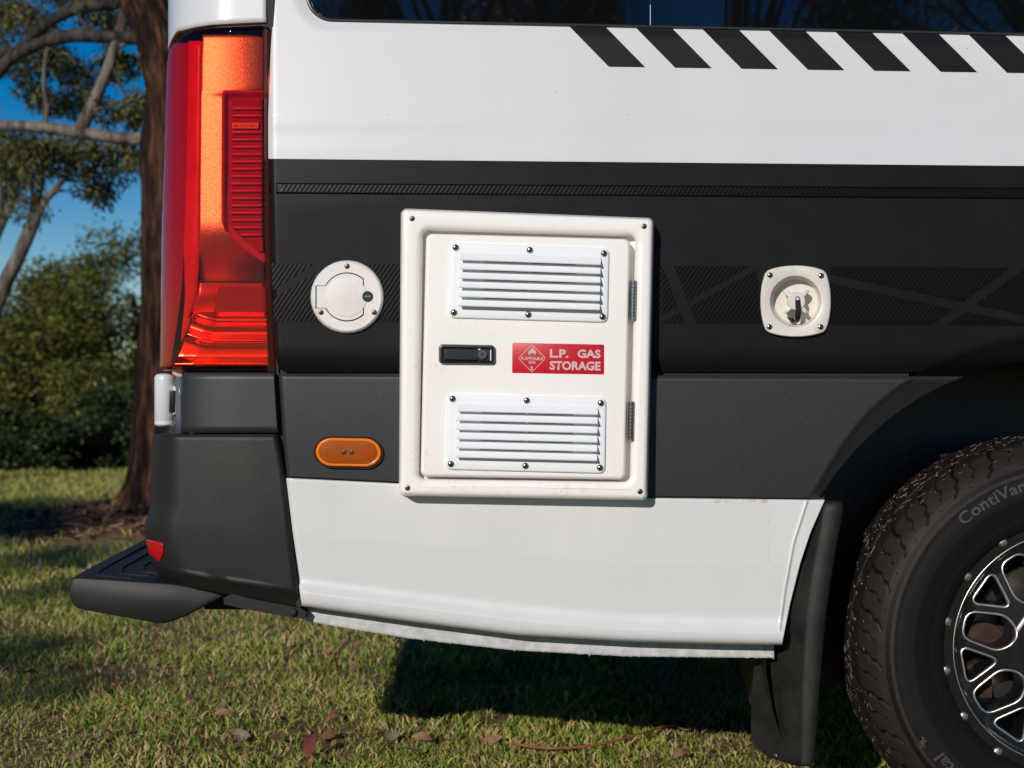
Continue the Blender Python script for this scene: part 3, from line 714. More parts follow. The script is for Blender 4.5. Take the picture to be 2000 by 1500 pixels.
# warning label
sq = [(1001, 669.5), (1180, 673), (1180, 731.5), (1000, 728.5)]
mb = MB(); mb.loft([hl(sq, 2.5, 0, DY + .001), hl(sq, 2.5, 0, DY - .0006), hl(sq, 2.5, .6, DY - .0008)], False, True)
stk = mb.build('warning_label', M['red'], van); ty = DY - .0012
text_flat('lettering', 'L.P.', (1074, 682, 1110, 698.5, .018), ty, M['print'], stk, .036)
text_flat('lettering', 'GAS', (1128, 682.5, 1173, 699, .018), ty, M['print'], stk, .036)
text_flat('lettering', 'STORAGE', (1073.5, 705, 1173, 722.5, .014), ty, M['print'], stk, .036)
text_flat('lettering', 'FLAMMABLE', (1017.5, 697, 1061, 703, .012), ty, M['print'], stk, .022)
text_flat('lettering', 'GAS', (1032, 704.8, 1046, 710.2, .012), ty, M['print'], stk, .022)
text_flat('lettering', '2', (1035.5, 715.5, 1041.5, 722.5, 0), ty, M['print'], stk, .045)
dc = (1039, 700); mb = MB()
mb.loft([L3([(dc[0], dc[1] - r), (dc[0] + r, dc[1]), (dc[0], dc[1] + r), (dc[0] - r, dc[1])], ty) for r in (27.3, 25.9)]).build('diamond_outline', M['print'], stk, False)
fl = [(-6, 0), (-7.6, -4), (-6.6, -9), (-5, -6), (-4.6, -12), (-2.4, -8.5), (-.6, -17.5), (1.6, -11.5), (3.0, -13.5), (4.2, -8), (5.8, -10.5), (7.2, -5), (6.4, -1), (4.6, 1), (4.9, -3), (2.8, -1), (2.2, -6), (.2, -2.4), (-1.8, -5), (-2.4, -1), (-4.6, -3), (-4.4, 1)]
bmm = bmesh.new(); vs = [bmm.verts.new(P(1039.5 + x, 693.5 + y, ty)) for x, y in fl]; f = bmm.faces.new(vs); bmesh.ops.triangulate(bmm, faces=[f])
me = bpy.data.meshes.new('flame_symbol'); bmm.to_mesh(me); bmm.free(); me.materials.append(M['print']); link(bpy.data.objects.new('flame_symbol', me), stk)
# hinges
for (x, ya, yb_) in ((1236.5, 548, 624), (1232.5, 784, 860)):
    A = P(x + .6, ya, -.046); B = P(x - .6, yb_, -.046); nk = 11; pts = []; rad = []
    for k in range(nk):
        for t, r in ((.02, .0046), (.10, .0054), (.90, .0054), (.98, .0046)): pts.append(A.lerp(B, (k + t) / nk)); rad.append(r)
    h = MB().tube(pts, rad, 14).build('door_hinge_barrel', M['steel'], van, True, 40)
    mb = MB(); mb.loft([L3([(x + 3, ya + 1), (x + 7, ya + 1), (x + 6, yb_ - 1), (x + 2, yb_ - 1)], y) for y in (-.030, -.0445)], False, True).build('hinge_leaf', M['steel'], h, False)

# ------------------------------------------------------------------ round locker cap
S = 1 / 1120
def disc_outline():
    pass
fc = P(678, 580, 0)
def fx(dx, dy, y): return P(678 + dx, 580 + dy, y)
circ = lambda r, n=72: [(r * math.cos(2 * math.pi * i / n), r * math.sin(2 * math.pi * i / n)) for i in range(n)]
flap = []
for a in np.linspace(R(208), R(313), 22): flap.append((48 * math.cos(a), 48 * math.sin(a)))
flap += [(33.5, -10.5), (31, -8)] + [(40 - 12 * math.cos(a), -12 * math.sin(a)) for a in np.linspace(R(38), R(-38), 9)] + [(31, 8), (33.5, 10.5)]
for a in np.linspace(R(47), R(152), 22): flap.append((48 * math.cos(a), 48 * math.sin(a)))
flap += [(-62, 22.5), (-62, -22.5)]
yc = -.010
bmm = bmesh.new()
o = [bmm.verts.new(fx(x, y, yc)) for x, y in circ(66)]; i_ = [bmm.verts.new(fx(x, y, yc)) for x, y in flap]
ed = [bmm.edges.new((l[k], l[(k + 1) % len(l)])) for l in (o, i_) for k in range(len(l))]
bmesh.ops.triangle_fill(bmm, use_beauty=True, edges=ed)
V = [v.co.copy() for v in bmm.verts]; bmm.verts.index_update(); Fc = [[v.index for v in f.verts] for f in bmm.faces]; bmm.free()
# triangle_fill may fill the hole: drop faces whose centre lies in the flap
def inside(p, poly):
    c = False
    for k in range(len(poly)):
        a, b = poly[k], poly[k - 1]
        if (a[1] > p[1]) != (b[1] > p[1]) and p[0] < (b[0] - a[0]) * (p[1] - a[1]) / (b[1] - a[1]) + a[0]: c = not c
    return c
def topx(v): k = (D + v.y) / F; return (v.x / k + 1000 - 678, 750 - (v.z - CAMZ) / k - 580)
Fc = [f for f in Fc if not inside(topx(sum((V[i] for i in f), Vector()) / len(f)), flap)]
mb = MB(); mb.add(V, Fc); mb.loft([[fx(x, y, yy) for x, y in circ(r)] for r, yy in ((71.5, .006), (71.5, -.001), (71, -.004), (69, -.008), (66, yc))])
mb.loft([[fx(x, y, yy) for x, y in flap] for yy in (yc, -.003)])
capo = mb.build('locker_cap_ring', M['cap'], van, True, 40)
def shr(pts, k):
    c = (-8, 0); return [(c[0] + (x - c[0]) * (1 - k), c[1] + (y - c[1]) * (1 - k)) for x, y in pts]
mb = MB(); mb.loft([[fx(x, y, yy) for x, y in shr(flap, kk)] for kk, yy in ((.042, -.002), (.042, yc + .0004), (.055, yc - .0003))], False, False)
c0 = [fx(x, y, yc - .0003) for x, y in shr(flap, .055)]; mb.add(c0, [tuple(range(len(c0)))])
mb.build('locker_cap_flap', M['cap'], capo, True, 40)
mb = MB(); mb.loft([[fx(-1 + x, y, yy) for x, y in circ(r, 60)] for r, yy in ((39.6, yc - .0003), (39.4, yc - .0008), (38.6, yc - .0009))], False, True).build('locker_cap_disc', M['cap'], capo)
mb = MB(); mb.add([fx(x, y, -.0025) for x, y in circ(60)], [tuple(range(72))]); mb.build('cap_gap', M['hole'], capo, False)
MB().lathe(fx(40, -1, yc), [(.0092, .002), (.0092, -.0014), (.0080, -.0020), (.0077, -.0010), (.0001, -.0010)], 24).build('lock_barrel', M['latch'], capo, True, 40)
mb = MB(); c = fx(40, -1, yc); mb.box(c + Vector((-.0055, -.0022, -.0014)), c + Vector((.0055, -.0008, .0014))); mb.build('key_slot', M['steel'], capo, False)
for dx, dy in ((0, -60), (-51, 30), (53, 30)): inst('screw', S_DARK, fx(dx, dy, yc - .0001), capo, (0, random.random() * 6, 0))

# ------------------------------------------------------------------ water inlet
IX, IY = 1554, 588.5
def inlet(scale, y, n=16):
    pts = []; a, b, bow = 57.5, 58.5, 11.5
    cs = [(-a, -b), (a, -b), (a, b), (-a, b)]
    for k in range(4):
        p, q = Vector(cs[k]), Vector(cs[(k + 1) % 4]); nrm = Vector(((q - p).y, -(q - p).x)).normalized()
        for t in np.linspace(0.03, .97, n): pts.append(p.lerp(q, t) + nrm * bow * (1 - (2 * t - 1) ** 2) ** .8)
    return [P(IX + x * scale, IY + y_ * scale * 1.0, y) for x, y_ in pts]
def icirc(r, y, n=64, ox=0, oy=0):
    # start angle matches the outline start (top left)
    return [P(IX + ox + r * math.cos(2 * math.pi * i / n - R(134)), IY + oy + r * math.sin(2 * math.pi * i / n - R(134)), y) for i in range(n)]
yi = -.010
mb = MB(); mb.loft([inlet(1, .004), inlet(1, -.006), inlet(.992, -.0085), inlet(.97, yi), icirc(51, yi), icirc(50, yi + .0006), icirc(48.5, .002), icirc(45, .016), icirc(42, .020), icirc(30, .020)], False, True)
inl = mb.build('water_inlet_plate', M['cap2'], van, True, 45)
for dx, dy in ((-50, -51), (50, -50), (49, 50), (-51, 50)): inst('screw', S_INLET, P(IX + dx, IY + dy, yi - .0002), inl, (0, random.random() * 6, 0))
prof = []
for i in range(96):
    a = 2 * math.pi * i / 96; lob = 0
    for L in (R(42), R(138), R(226), R(312)):
        d = (a - L + math.pi) % (2 * math.pi) - math.pi; lob = max(lob, math.exp(-(d / .19) ** 4))
    prof.append((18 + 14 * lob, a))
kl = lambda s, y: [P(IX + 1 + r * s * math.cos(a), IY - r * s * math.sin(a), y) for r, a in prof]
mb = MB(); mb.loft([kl(.9, .020), kl(.92, .004), kl(1, .001), kl(1, -.0055), kl(.93, -.008), kl(.8, -.009)], False, True); mb.build('inlet_knob', M['cap2'], inl, True, 50)
MB().lathe(P(IX + 1, IY, -.0085), [(.0158, .004), (.0155, -.001), (.0145, -.0025), (.0001, -.003)], 40).build('knob_cap', M['cap2'], inl, True, 50)
path = [(IX + 4, IY - 5, -.0125), (IX + 4.5, IY + 4, -.0132), (IX + 5, IY + 14, -.016), (IX + 5, IY + 26, -.015), (IX + 3, IY + 37, -.009), (IX - 1, IY + 41, .000), (IX - 6, IY + 38, .009), (IX - 9, IY + 32, .014)]
mb = MB(); lo = []
for k, (x, y, d) in enumerate(path):
    hw = 5.3 if k else 4.8; lo.append([P(x - hw, y, d), P(x + hw, y, d), P(x + hw, y + (1 if k > 3 else 0), d + .0016), P(x - hw, y + (1 if k > 3 else 0), d + .0016)])
lo.insert(0, [v + Vector((0, 0, .004)) * 1 + (sum(lo[0], Vector()) / 4 - v) * .45 for v in lo[0]])
mb.loft(lo, True, True).build('retaining_strap', M['latch'], inl, True, 50)
MB().lathe(P(IX + 4, IY - 4.5, -.0128), [(.0026, .001), (.0026, -.0012), (.0015, -.002)], 14).build('strap_rivet', M['cap'], inl)

# ------------------------------------------------------------------ amber marker lamp
def stad(hw, hh, y, n=20):
    pts = []; r = hh
    for a in np.linspace(-90, 90, n): pts.append((hw - r * 1.15 + r * 1.15 * math.cos(R(a)), r * math.sin(R(a))))
    for a in np.linspace(90, 270, n): pts.append((-(hw - r * 1.15) + r * 1.15 * math.cos(R(a)), r * math.sin(R(a))))
    return [P(680.5 + x, 883.5 + yy + x * .018, y) for x, yy in pts]
mb = MB(); mb.loft([stad(68, 31.5, .002), stad(68, 31.5, -.0056), stad(66.5, 30.3, -.0060), stad(65, 29, -.003), stad(64.5, 28.5, .002)]).build('marker_lamp_seal', M['black'], van)
mb = MB(); mb.loft([stad(64, 28, .002), stad(64, 28, -.005), stad(62.5, 26.7, -.0078), stad(60, 24.5, -.0085), stad(57.5, 22.5, -.0078)])
ml = mb.build('marker_lamp_rim', M['amber_rim'], van)
mb = MB(); mb.loft([stad(58.5, 23.3, -.0070), stad(57, 22, -.0074), stad(30, 10, -.0082)], False, True).build('marker_lamp_lens', M['amber'], ml)
for x in (672, 687):
    mb = MB(); q = [(x - 4.5, 879), (x + 4.5, 879), (x + 4.5, 888), (x - 4.5, 888)]; mb.loft([hl(q, 1.5, 0, -.0080), hl(q, 1.5, .6, -.0086)], False, True).build('lamp_diode', M['led'], ml)

# ------------------------------------------------------------------ wheel arch, mud flap, wheel
WC = P(ACX, ACY, .05); WC.y = 0
mb = MB(); lo = []
for y in (.055, .12, .25, .40):
    lo.append([Vector((WC.x + .545 * math.cos(a), y, WC.z + .02 + .545 * math.sin(a))) for a in np.linspace(R(-25), R(205), 50)])
mb.loft(lo, False, False, False)
lo = [[Vector((WC.x + .53 * s * math.cos(a), .40, WC.z + .02 + .545 * s * math.sin(a))) for a in np.linspace(R(-25), R(205), 50)] for s in (1.03, .5, .05)]
mb.loft(lo, False, False, False).build('wheel_arch_liner', M['liner'], van, True, 50)
# mud flap: outer moulded edge plus broad inner flap
FO = [(985, 1600, 1612, 1646, .028), (1000, 1592, 1608, 1647, .028), (1050, 1575, 1600, 1637, .028), (1120, 1555, 1587, 1625, .028), (1190, 1541, 1578, 1615, .03), (1232, 1500, 1574, 1611, .085), (1262, 1477, 1572, 1608, .12), (1300, 1472, 1570, 1605, .125), (1360, 1468, 1568, 1600, .125), (1420, 1466.5, 1566, 1596, .125), (1444, 1468, 1565, 1594, .125), (1458, 1474, 1565, 1593, .12), (1472, 1490, 1565, 1592, .105), (1484, 1516, 1564, 1590, .08), (1492, 1540, 1564, 1588, .05), (1497, 1560, 1568, 1582, .03)]
mb = MB(); lo = []
for py, a, b, c, da in FO:
    lo.append([P(a, py, da), P(lerp(a, b, .5), py, lerp(da, .008, .45)), P(b - 3, py, .008), P(b + 3, py, .004), P(lerp(b, c, .6), py, .002), P(c - 2, py, .004), P(c, py, .012), P(c - 2, py, .05), P(lerp(a, c, .5), py, da * .6 + .045)])
lo.insert(0, [v.lerp(sum(lo[0], Vector()) / 9, .35) + Vector((.004, .004, .006)) for v in lo[0]])
mb.loft(lo, True, True)
flapo = mb.build('mud_flap', M['flap'], van, True, 70)
inst('screw', S_DARK, P(1514, 1477, .075), flapo, (0, 0, R(-40)))

# tyre: lathe with tread relief
TR = .372; yo = .042
prof = [(.218, .075), (.222, .058), (.232, .046), (.245, .041), (.247, .0395), (.249, .041), (.265, .037), (.285, .0345), (.300, .034), (.318, .036), (.3215, .0345), (.3245, .0345), (.327, .037), (.336, .042), (.345, .048), (.353, .056), (.360, .066), (.367, .080), (.372, .096), (.3755, .115), (.377, .14), (.378, .17), (.377, .20), (.375, .225), (.367, .255), (.35, .275), (.30, .285), (.22, .27)]
pr = np.array(prof); seg = np.r_[0, np.cumsum(np.hypot(*np.diff(pr, axis=0).T))]
ss = np.r_[np.linspace(0, seg[12], 26), np.linspace(seg[12], seg[23], 116)[1:], np.linspace(seg[23], seg[-1], 10)[1:]]
rr = np.interp(ss, seg, pr[:, 0]); yy = np.interp(ss, seg, pr[:, 1]); NT = 1700
th = np.linspace(0, 2 * np.pi, NT, endpoint=False); TH, SS = np.meshgrid(th, ss, indexing='ij'); RR = np.broadcast_to(rr, TH.shape).copy(); YY = np.broadcast_to(yy, TH.shape).copy()
sh = (SS - np.interp(.330, pr[:14, 0], seg[:14])) / .11           # 0 at the rim ring, 1 in the tread
NL = 31; zig = np.interp(sh, [0, .12, .20, .29, .37, .5, .75, 1.2, 2.2], [0, .02, .20, .22, .38, .36, .52, .95, 1.7])
ph = (TH * NL / (2 * np.pi) + zig) % 1
d0 = np.minimum(ph, 1 - ph); groove = np.exp(-(d0 / .045) ** 4)
ph2 = (TH * NL / (2 * np.pi) + zig + .5) % 1; d1 = np.minimum(ph2, 1 - ph2); sipe = np.exp(-(d1 / .026) ** 4) * ((sh > .22) | (sh < .12))
band_ = ((sh > .1) & (sh < 2.2)).astype(float); depth = np.where(sh < .5, .0022, .007)
disp = band_ * (groove * depth + sipe * .0022)
for c, wd_ in ((.95, .035), (1.5, .035)): disp += .007 * np.exp(-((sh - c) / wd_) ** 4)

nr = np.gradient(YY, axis=1); nyy = -np.gradient(RR, axis=1); ln = np.hypot(nr, nyy) + 1e-9
RR = RR - disp * nr / ln; YY = YY - disp * nyy / ln
X = WC.x + RR * np.cos(TH); Z = WC.z + RR * np.sin(TH)
# slight flattening on the ground
Z = np.maximum(Z, GZ + .002)
co = np.stack([X, YY, Z], -1).reshape(-1, 3); ns = len(ss)
ii, jj = np.meshgrid(np.arange(NT), np.arange(ns - 1), indexing='ij'); i2 = (ii + 1) % NT
Fq = np.stack([ii * ns + jj, i2 * ns + jj, i2 * ns + jj + 1, ii * ns + jj + 1], -1).reshape(-1, 4)
def fastmesh(name, co, faces, m, parent=None, smooth=False, attr=None):
    me = bpy.data.meshes.new(name); me.vertices.add(len(co)); me.vertices.foreach_set('co', np.ascontiguousarray(co, dtype=np.float32).ravel())
    k = faces.shape[1]; me.loops.add(faces.size); me.polygons.add(len(faces))
    me.loops.foreach_set('vertex_index', faces.astype(np.int32).ravel()); me.polygons.foreach_set('loop_start', np.arange(0, faces.size, k, dtype=np.int32))
    me.update(calc_edges=True); me.materials.append(m)
    if attr is not None:
        a = me.attributes.new(attr[0], 'FLOAT', 'POINT'); a.data.foreach_set('value', attr[1].astype(np.float32).ravel())
    if smooth: me.shade_smooth()
    return link(bpy.data.objects.new(name, me), parent)
dust_and_sheen = np.where(sh > .62, .22, np.where(sh > .04, .5, .02)); dust_and_sheen = np.where((rr > .286) & (rr < .318), .16, dust_and_sheen)
dust_and_sheen = np.where(groove * band_ > .3, .0, dust_and_sheen); dust_and_sheen = np.where((sipe * band_ > .3) & (sh < .6), .06, dust_and_sheen); dust_and_sheen = np.where((rr > .3215) & (rr < .3245), .9, dust_and_sheen)  # grooves kept dark; the ring's bright edge is a highlight painted as pale tone
# the rim carries the wheel's pieces
tyre = fastmesh('tyre', co, Fq, M['tyre'], van, True, ('dust_and_sheen', dust_and_sheen.reshape(-1)))
def arc_text(s, r0, h, th0, right=False, bold=.02, y=.0335, yin=None, name='tyre_lettering'):
    me = text_mesh(s, bold, .04, 1.05); co = np.array([v.co for v in me.vertices]); lo, hi = co.min(0), co.max(0); k = h / .72
    for v in me.vertices:
        x = (v.co.x - (hi[0] if right else lo[0])) * k * 1.12; t = th0 - x / r0; rad = r0 + v.co.y * k
        yy_ = float(np.interp(rad, pr[:14, 0], pr[:14, 1])) - .0009 - (v.co.z * .01)
        v.co = Vector((WC.x + rad * math.cos(t), yy_, WC.z + rad * math.sin(t)))
    me.materials.append(M['tyre_text']); link(bpy.data.objects.new(name, me), tyre)
arc_text('ContiVanContact', .296, .021, R(131.5)); arc_text('Continental', .294, .022, R(217.5), True)
# rearing emblem after the word, and straw stuck on the tread
em = [(-4, -9), (-2, -3), (-5, 0), (-6, 4), (-3, 3), (-1, 6), (-3, 9), (1, 10), (4, 7), (3, 3), (6, 5), (8, 2), (4, 0), (3, -4), (6, -8), (3, -9), (1, -5), (-1, -9)]
c = P(1801, 1450, .034); bmm = bmesh.new(); f = bmm.faces.new([bmm.verts.new((c.x + x * .0011, .0325, c.z + y * .0011)) for x, y in em]); bmesh.ops.triangulate(bmm, faces=[f])
me = bpy.data.meshes.new('horse_emblem'); bmm.to_mesh(me); bmm.free(); me.materials.append(M['tyre_text']); link(bpy.data.objects.new('horse_emblem', me), tyre)
V = []; Fq2 = []
for _ in range(330):
    a = R(random.uniform(80, 262)); j = int(random.triangular(42, 136, 95)); j = min(j, ns - 2)
    r_, y_ = rr[j] + .0008, yy[j]; t = Vector((-math.sin(a), 0, math.cos(a))); s = Vector((0, 1, 0)); nrm = Vector((math.cos(a), -.3, math.sin(a)))
    p = Vector((WC.x + r_ * math.cos(a), y_ - .0008, WC.z + r_ * math.sin(a))); q = random.uniform(0, 3.14); L = random.choice((.0015, .002, .003, .005, .007)); W_ = random.uniform(.0004, .0010)
    d = (t * math.cos(q) + s * math.sin(q)); e = d.cross(nrm).normalized(); n0 = len(V); lift = nrm * random.uniform(0, .002)
    V += [p - d * L - e * W_, p + d * L - e * W_ + lift, p + d * L + e * W_ + lift, p - d * L + e * W_]; Fq2.append((n0, n0 + 1, n0 + 2, n0 + 3))
st_ = mesh('grass_clippings', V, Fq2, M['straw'], tyre, False); st_['kind'] = 'stuff'

# wheel face with windows
PX = 2.45 / F; bolt0 = R(122.4)
def wpt(r, a, y): return Vector((WC.x + r * PX * math.cos(a), y, WC.z + r * PX * math.sin(a)))
def roundpoly(pts, rad, n=5):
    out = []
    for k in range(len(pts)):
        p, a, b = Vector(pts[k]), Vector(pts[k - 1]), Vector(pts[(k + 1) % len(pts)]); u = (a - p); v = (b - p); l = min(rad, u.length * .45, v.length * .45); s, e = p + u.normalized() * l, p + v.normalized() * l
        for t in np.linspace(0, 1, n): out.append((s * (1 - t) + p * t) * (1 - t) + (p * (1 - t) + e * t) * t)
    return out
def win_shapes(ca):
    tri = [(207, R(-9.5)), (207, R(9.5)), (142, 0)]
    quad = [(206, R(-6.5)), (206, R(6.5)), (140, R(14)), (112, R(7)), (112, R(-7)), (140, R(-14))]
    return tri, quad
def local(shape, ca):
    return [(r * math.cos(a + ca), r * math.sin(a + ca)) for r, a in shape]
def off2(pts, d):
    n = len(pts); out = []
    for k in range(n):
        a, b, c = Vector(pts[k - 1]), Vector(pts[k]), Vector(pts[(k + 1) % n]); t = (c - a).normalized() if (c - a).length > 1e-6 else Vector((1, 0)); out.append(b + Vector((t.y, -t.x)) * d)
    return out
def yface(r): return float(np.interp(r, [0, 60, 95, 110, 208, 216, 222, 228, 262, 268, 272], [.040, .040, .044, .058, .068, .066, .060, .055, .054, .058, .066]))
def w3(p, dy=0): r = math.hypot(p[0], p[1]); return Vector((WC.x + p[0] * PX, yface(r) + dy, WC.z + p[1] * PX))
bmm = bmesh.new(); edges = []; holes = []
outer = [(219 * math.cos(2 * math.pi * i / 160), 219 * math.sin(2 * math.pi * i / 160)) for i in range(160)]
loops2 = [outer]
for k in range(8):
    t, q = win_shapes(0)
    for shp, ca, rad in ((t, bolt0 + R(22.5 + 45 * k), 13), (q, bolt0 + R(45 + 45 * k), 16)):
        pts = roundpoly(local(shp, ca), rad); holes.append(pts); loops2.append(off2(pts, 5))
for l in loops2:
    vs = [bmm.verts.new((p[0], p[1], 0)) for p in l]; edges += [bmm.edges.new((vs[i], vs[(i + 1) % len(vs)])) for i in range(len(vs))]
bmesh.ops.triangle_fill(bmm, use_beauty=True, edges=edges); bmm.verts.index_update()
V2 = [(v.co.x, v.co.y) for v in bmm.verts]; Fc = []
for f in bmm.faces:
    c = f.calc_center_median()
    if not any(inside((c.x, c.y), l) for l in loops2[1:]): Fc.append([v.index for v in f.verts])
bmm.free(); mb = MB(); mb.add([w3(p) for p in V2], Fc)
mb.lathe(Vector((WC.x, 0, WC.z)), [(r * PX, yface(r)) for r in (219, 222, 225, 228, 232, 262, 266, 268, 271)] + [(271 * PX, .085)], 160, False, False)
rim = mb.build('wheel_rim', M['wheel'], van, True, 35)
mb = MB(); mb.lathe(Vector((WC.x, 0, WC.z)), [(226.6 * PX, .0555), (227.8 * PX, .0538), (229 * PX, .0545)], 160, False, False); mb.lathe(Vector((WC.x, 0, WC.z)), [(266 * PX, .0555), (267.2 * PX, .0548), (268.4 * PX, .0575)], 160, False, False).build('rim_edge', M['machined'], rim)
MB().lathe(Vector((WC.x, 0, WC.z)), [(75 * PX, .050), (75 * PX, .034), (66 * PX, .028), (20 * PX, .026)], 48).build('wheel_hub_cap', M['wheel'], rim, True, 40)
for pts in holes:
    lo = [[w3(p, -.001) for p in off2(pts, 5.5)], [w3(p, -.003) for p in off2(pts, 4)], [w3(p, -.0015) for p in off2(pts, 1)], [w3(p, .004) for p in off2(pts, 0)]]
    e = MB().loft(lo).build('machined_window_edge', M['machined'], rim, True)
    MB().loft([[w3(p, .0035) for p in off2(pts, .2)], [w3(p, .045) for p in off2(pts, -2)]]).build('window_wall', M['wheel'], e, True)
S_RIM = screw_mesh(.0087, .0042, .05, M['machined'], M['machined'])
for k in range(16): inst('rim_bolt', S_RIM, wpt(247, bolt0 + R(22.5 * k), .0545), rim)
MB().lathe(Vector((WC.x, 0, WC.z)), [(.195, .075), (.195, .26), (.06, .26)], 64, False, True).build('rim_barrel', M['wheel'], rim, True, 40)
mb = MB(); mb.lathe(Vector((WC.x, 0, WC.z)), [(.15, .165), (.15, .14), (.148, .138), (.08, .138), (.078, .10), (.01, .10)], 64, False, True)
mb.build('brake_disc', M['screw'], rim, True, 40)
mb = MB(); mb.lathe(Vector((WC.x - .13, 0, WC.z + .0)), [(.035, .2), (.035, .12), (.02, .115)], 20); mb.box((WC.x - .17, .11, WC.z - .10), (WC.x - .12, .15, WC.z - .04)); mb.build('brake_caliper', M['rust'], rim, True, 40)

# ------------------------------------------------------------------ rest of the body: floor, rear wall, roof, far side
mb = MB()
mb.box((-.50, .16, .46), (WC.x - .56, 1.9, .56)); mb.box((WC.x - .56, .42, .50), (WC.x + .56, 1.58, .56)); mb.box((WC.x + .56, .10, .36), (4.3, 1.9, .56))
mb.box((-.20, 1.86, .34), (.42, 1.92, .6)); mb.box((-.3, .55, .30), (4, .63, .46)); mb.box((-.3, 1.35, .30), (4, 1.43, .46)); mb.box((WC.x - .07, .25, WC.z - .07), (WC.x + .07, 1.75, WC.z + .07))
mb.box((-.42, .14, .42), (-.36, 1.8, .6))
mb.build('underbody', M['black'], van, False)
xr = P(328, 300, .135).x
mb = MB(); mb.box((xr + .012, .12, .60), (xr + .03, 1.88, 2.45)); mb.build('rear_door', M['paint'], van, False)
mb = MB(); mb.box((xr + .05, .18, 2.42), (4.3, 1.85, 2.66)); mb.box((xr + .03, 1.90, .4), (4.3, 1.96, 2.5)); mb.build('roof_and_far_side', M['paint'], van, False)
fw = tyre.copy(); fw.name = 'far_tyre'; COL.objects.link(fw); fw.parent = van; fw.matrix_parent_inverse = Matrix.Translation(-van.location); fw.location = (0, 1.60, 0)

# ------------------------------------------------------------------ trees
def leaves(pos, size, m, name, parent, droop=.5, wide=.3, flat=0):
    n = len(pos); a = rng.uniform(0, 2 * np.pi, n); el = rng.normal(-droop, .6, n)
    d = np.stack([np.cos(a) * np.cos(el), np.sin(a) * np.cos(el), np.sin(el)], -1)
    r = rng.normal(size=(n, 3)); e = np.cross(d, r); e /= np.linalg.norm(e, axis=1)[:, None] + 1e-9
    L = (size * rng.uniform(.6, 1.3, n))[:, None]; W_ = L * wide
    V = np.stack([pos, pos + d * L * .45 + e * W_ * .5, pos + d * L, pos + d * L * .45 - e * W_ * .5], 1).reshape(-1, 3)
    Fq = np.arange(4 * n).reshape(-1, 4); return fastmesh(name, V, Fq, m, parent)
def blobs(cs, n, hollow=.35):
    """leaf positions in clumps cs = (centre, radii)"""
    out = []; vol = np.array([c[1][0] * c[1][1] * c[1][2] for c in cs]) ** .7; vol = vol / vol.sum()
    for (c, r), f in zip(cs, vol):
        k = max(8, int(n * f)); v = rng.normal(size=(k, 3)); v /= np.linalg.norm(v, axis=1)[:, None]; rad = rng.uniform(hollow ** 3, 1, k) ** (1 / 3)
        out.append(np.array(c) + v * rad[:, None] * np.array(r) * (1 + .12 * rng.normal(size=(k, 1))))
    return np.concatenate(out)
def subclump(c, r, k, f=.32):
    """break a big ellipsoid into k small clumps near its surface and inside"""
    out = []
    for _ in range(k):
        v = rng.normal(size=3); v /= np.linalg.norm(v); q = rng.uniform(.45, 1.0) ** .6
        s = rng.uniform(.6, 1.3) * f; out.append((tuple(np.array(c) + v * q * np.array(r)), tuple(np.array(r) * s)))
    return out
def limb(pts, r0, r1, m, name, parent, n=10, wob=.03, sub=4):
    P3 = [Vector(p) for p in pts]; path = []
    for i in range(len(P3) - 1):
        a, b, c, d = P3[max(i - 1, 0)], P3[i], P3[i + 1], P3[min(i + 2, len(P3) - 1)]
        for t in np.linspace(0, 1, sub, endpoint=False):
            path.append(.5 * ((2 * b) + (c - a) * t + (2 * a - 5 * b + 4 * c - d) * t * t + (3 * b - a - 3 * c + d) * t ** 3))
    path.append(P3[-1]); k = len(path)
    rad = [.88 * lerp(r0, r1, i / (k - 1)) * (1 + wob * 3 * noise.noise(path[i] * 3)) for i in range(k)]
    return MB().tube(path, rad, n).build(name, m, parent)

# big stringybark beside the van
TY = 6.35
def Q(px, py, y=TY): return P(px, py, y)
base = Q(345, 1000); base.z = gh(base.x, base.y)
gum = empty('stringybark_tree', base, 'large rough-barked tree with red-brown trunk rising beside the tail lamp', 'tree')
tp = [(352, 1012, .42), (352, 985, .33), (355, 940, .28), (358, 880, .255), (362, 780, .24), (366, 650, .232), (371, 500, .225), (374, 380, .22), (376, 260, .215), (372, 170, .205), (352, 80, .195), (318, 10, .18), (285, -60, .165), (250, -150, .15), (200, -300, .12), (140, -520, .09)]
lo = []
dense = []
for (a, b, c), (d, e, f) in zip(tp[:-1], tp[1:]):
    for t in np.linspace(0, 1, 7, endpoint=False): dense.append((lerp(a, d, t), lerp(b, e, t), lerp(c, f, t)))
for px, py, r in dense:
    c = Q(px - 16, py); r *= 1.1; ring = []
    for k in range(96):
        a = 2 * math.pi * k / 96; v = Vector((math.cos(a), math.sin(a), 0)); q = Vector((math.cos(a) * 2.6, math.sin(a) * 2.6, c.z * .7))
        rr_ = r * (1 + .12 * noise.noise(q) + .42 * abs(noise.noise(Vector((math.cos(a) * 5.5, math.sin(a) * 5.5, c.z * 1.1)))) - .14)
        if py > 900: rr_ *= 1 + .25 * ((py - 900) / 110) * (.5 + .5 * math.sin(a * 5 + 1))
        ring.append(c + v * rr_)
    lo.append(ring)
MB().loft(lo, False, True).build('trunk', M['bark'], gum)
limb([Q(372, 300), Q(330, 268), Q(260, 272), Q(190, 264), Q(110, 252), Q(50, 246), Q(-40, 244), Q(-160, 230)], .055, .034, M['pale_bark'], 'limb', gum)
limb([Q(365, 95), Q(300, 78), Q(220, 72), Q(140, 70), Q(80, 84), Q(25, 112), Q(-10, 150), Q(-60, 230)], .055, .04, M['grey_bark'], 'limb', gum)
limb([Q(300, -20), Q(240, 4), Q(160, 14), Q(100, 40), Q(60, 75), Q(20, 108)], .05, .034, M['grey_bark'], 'limb', gum)
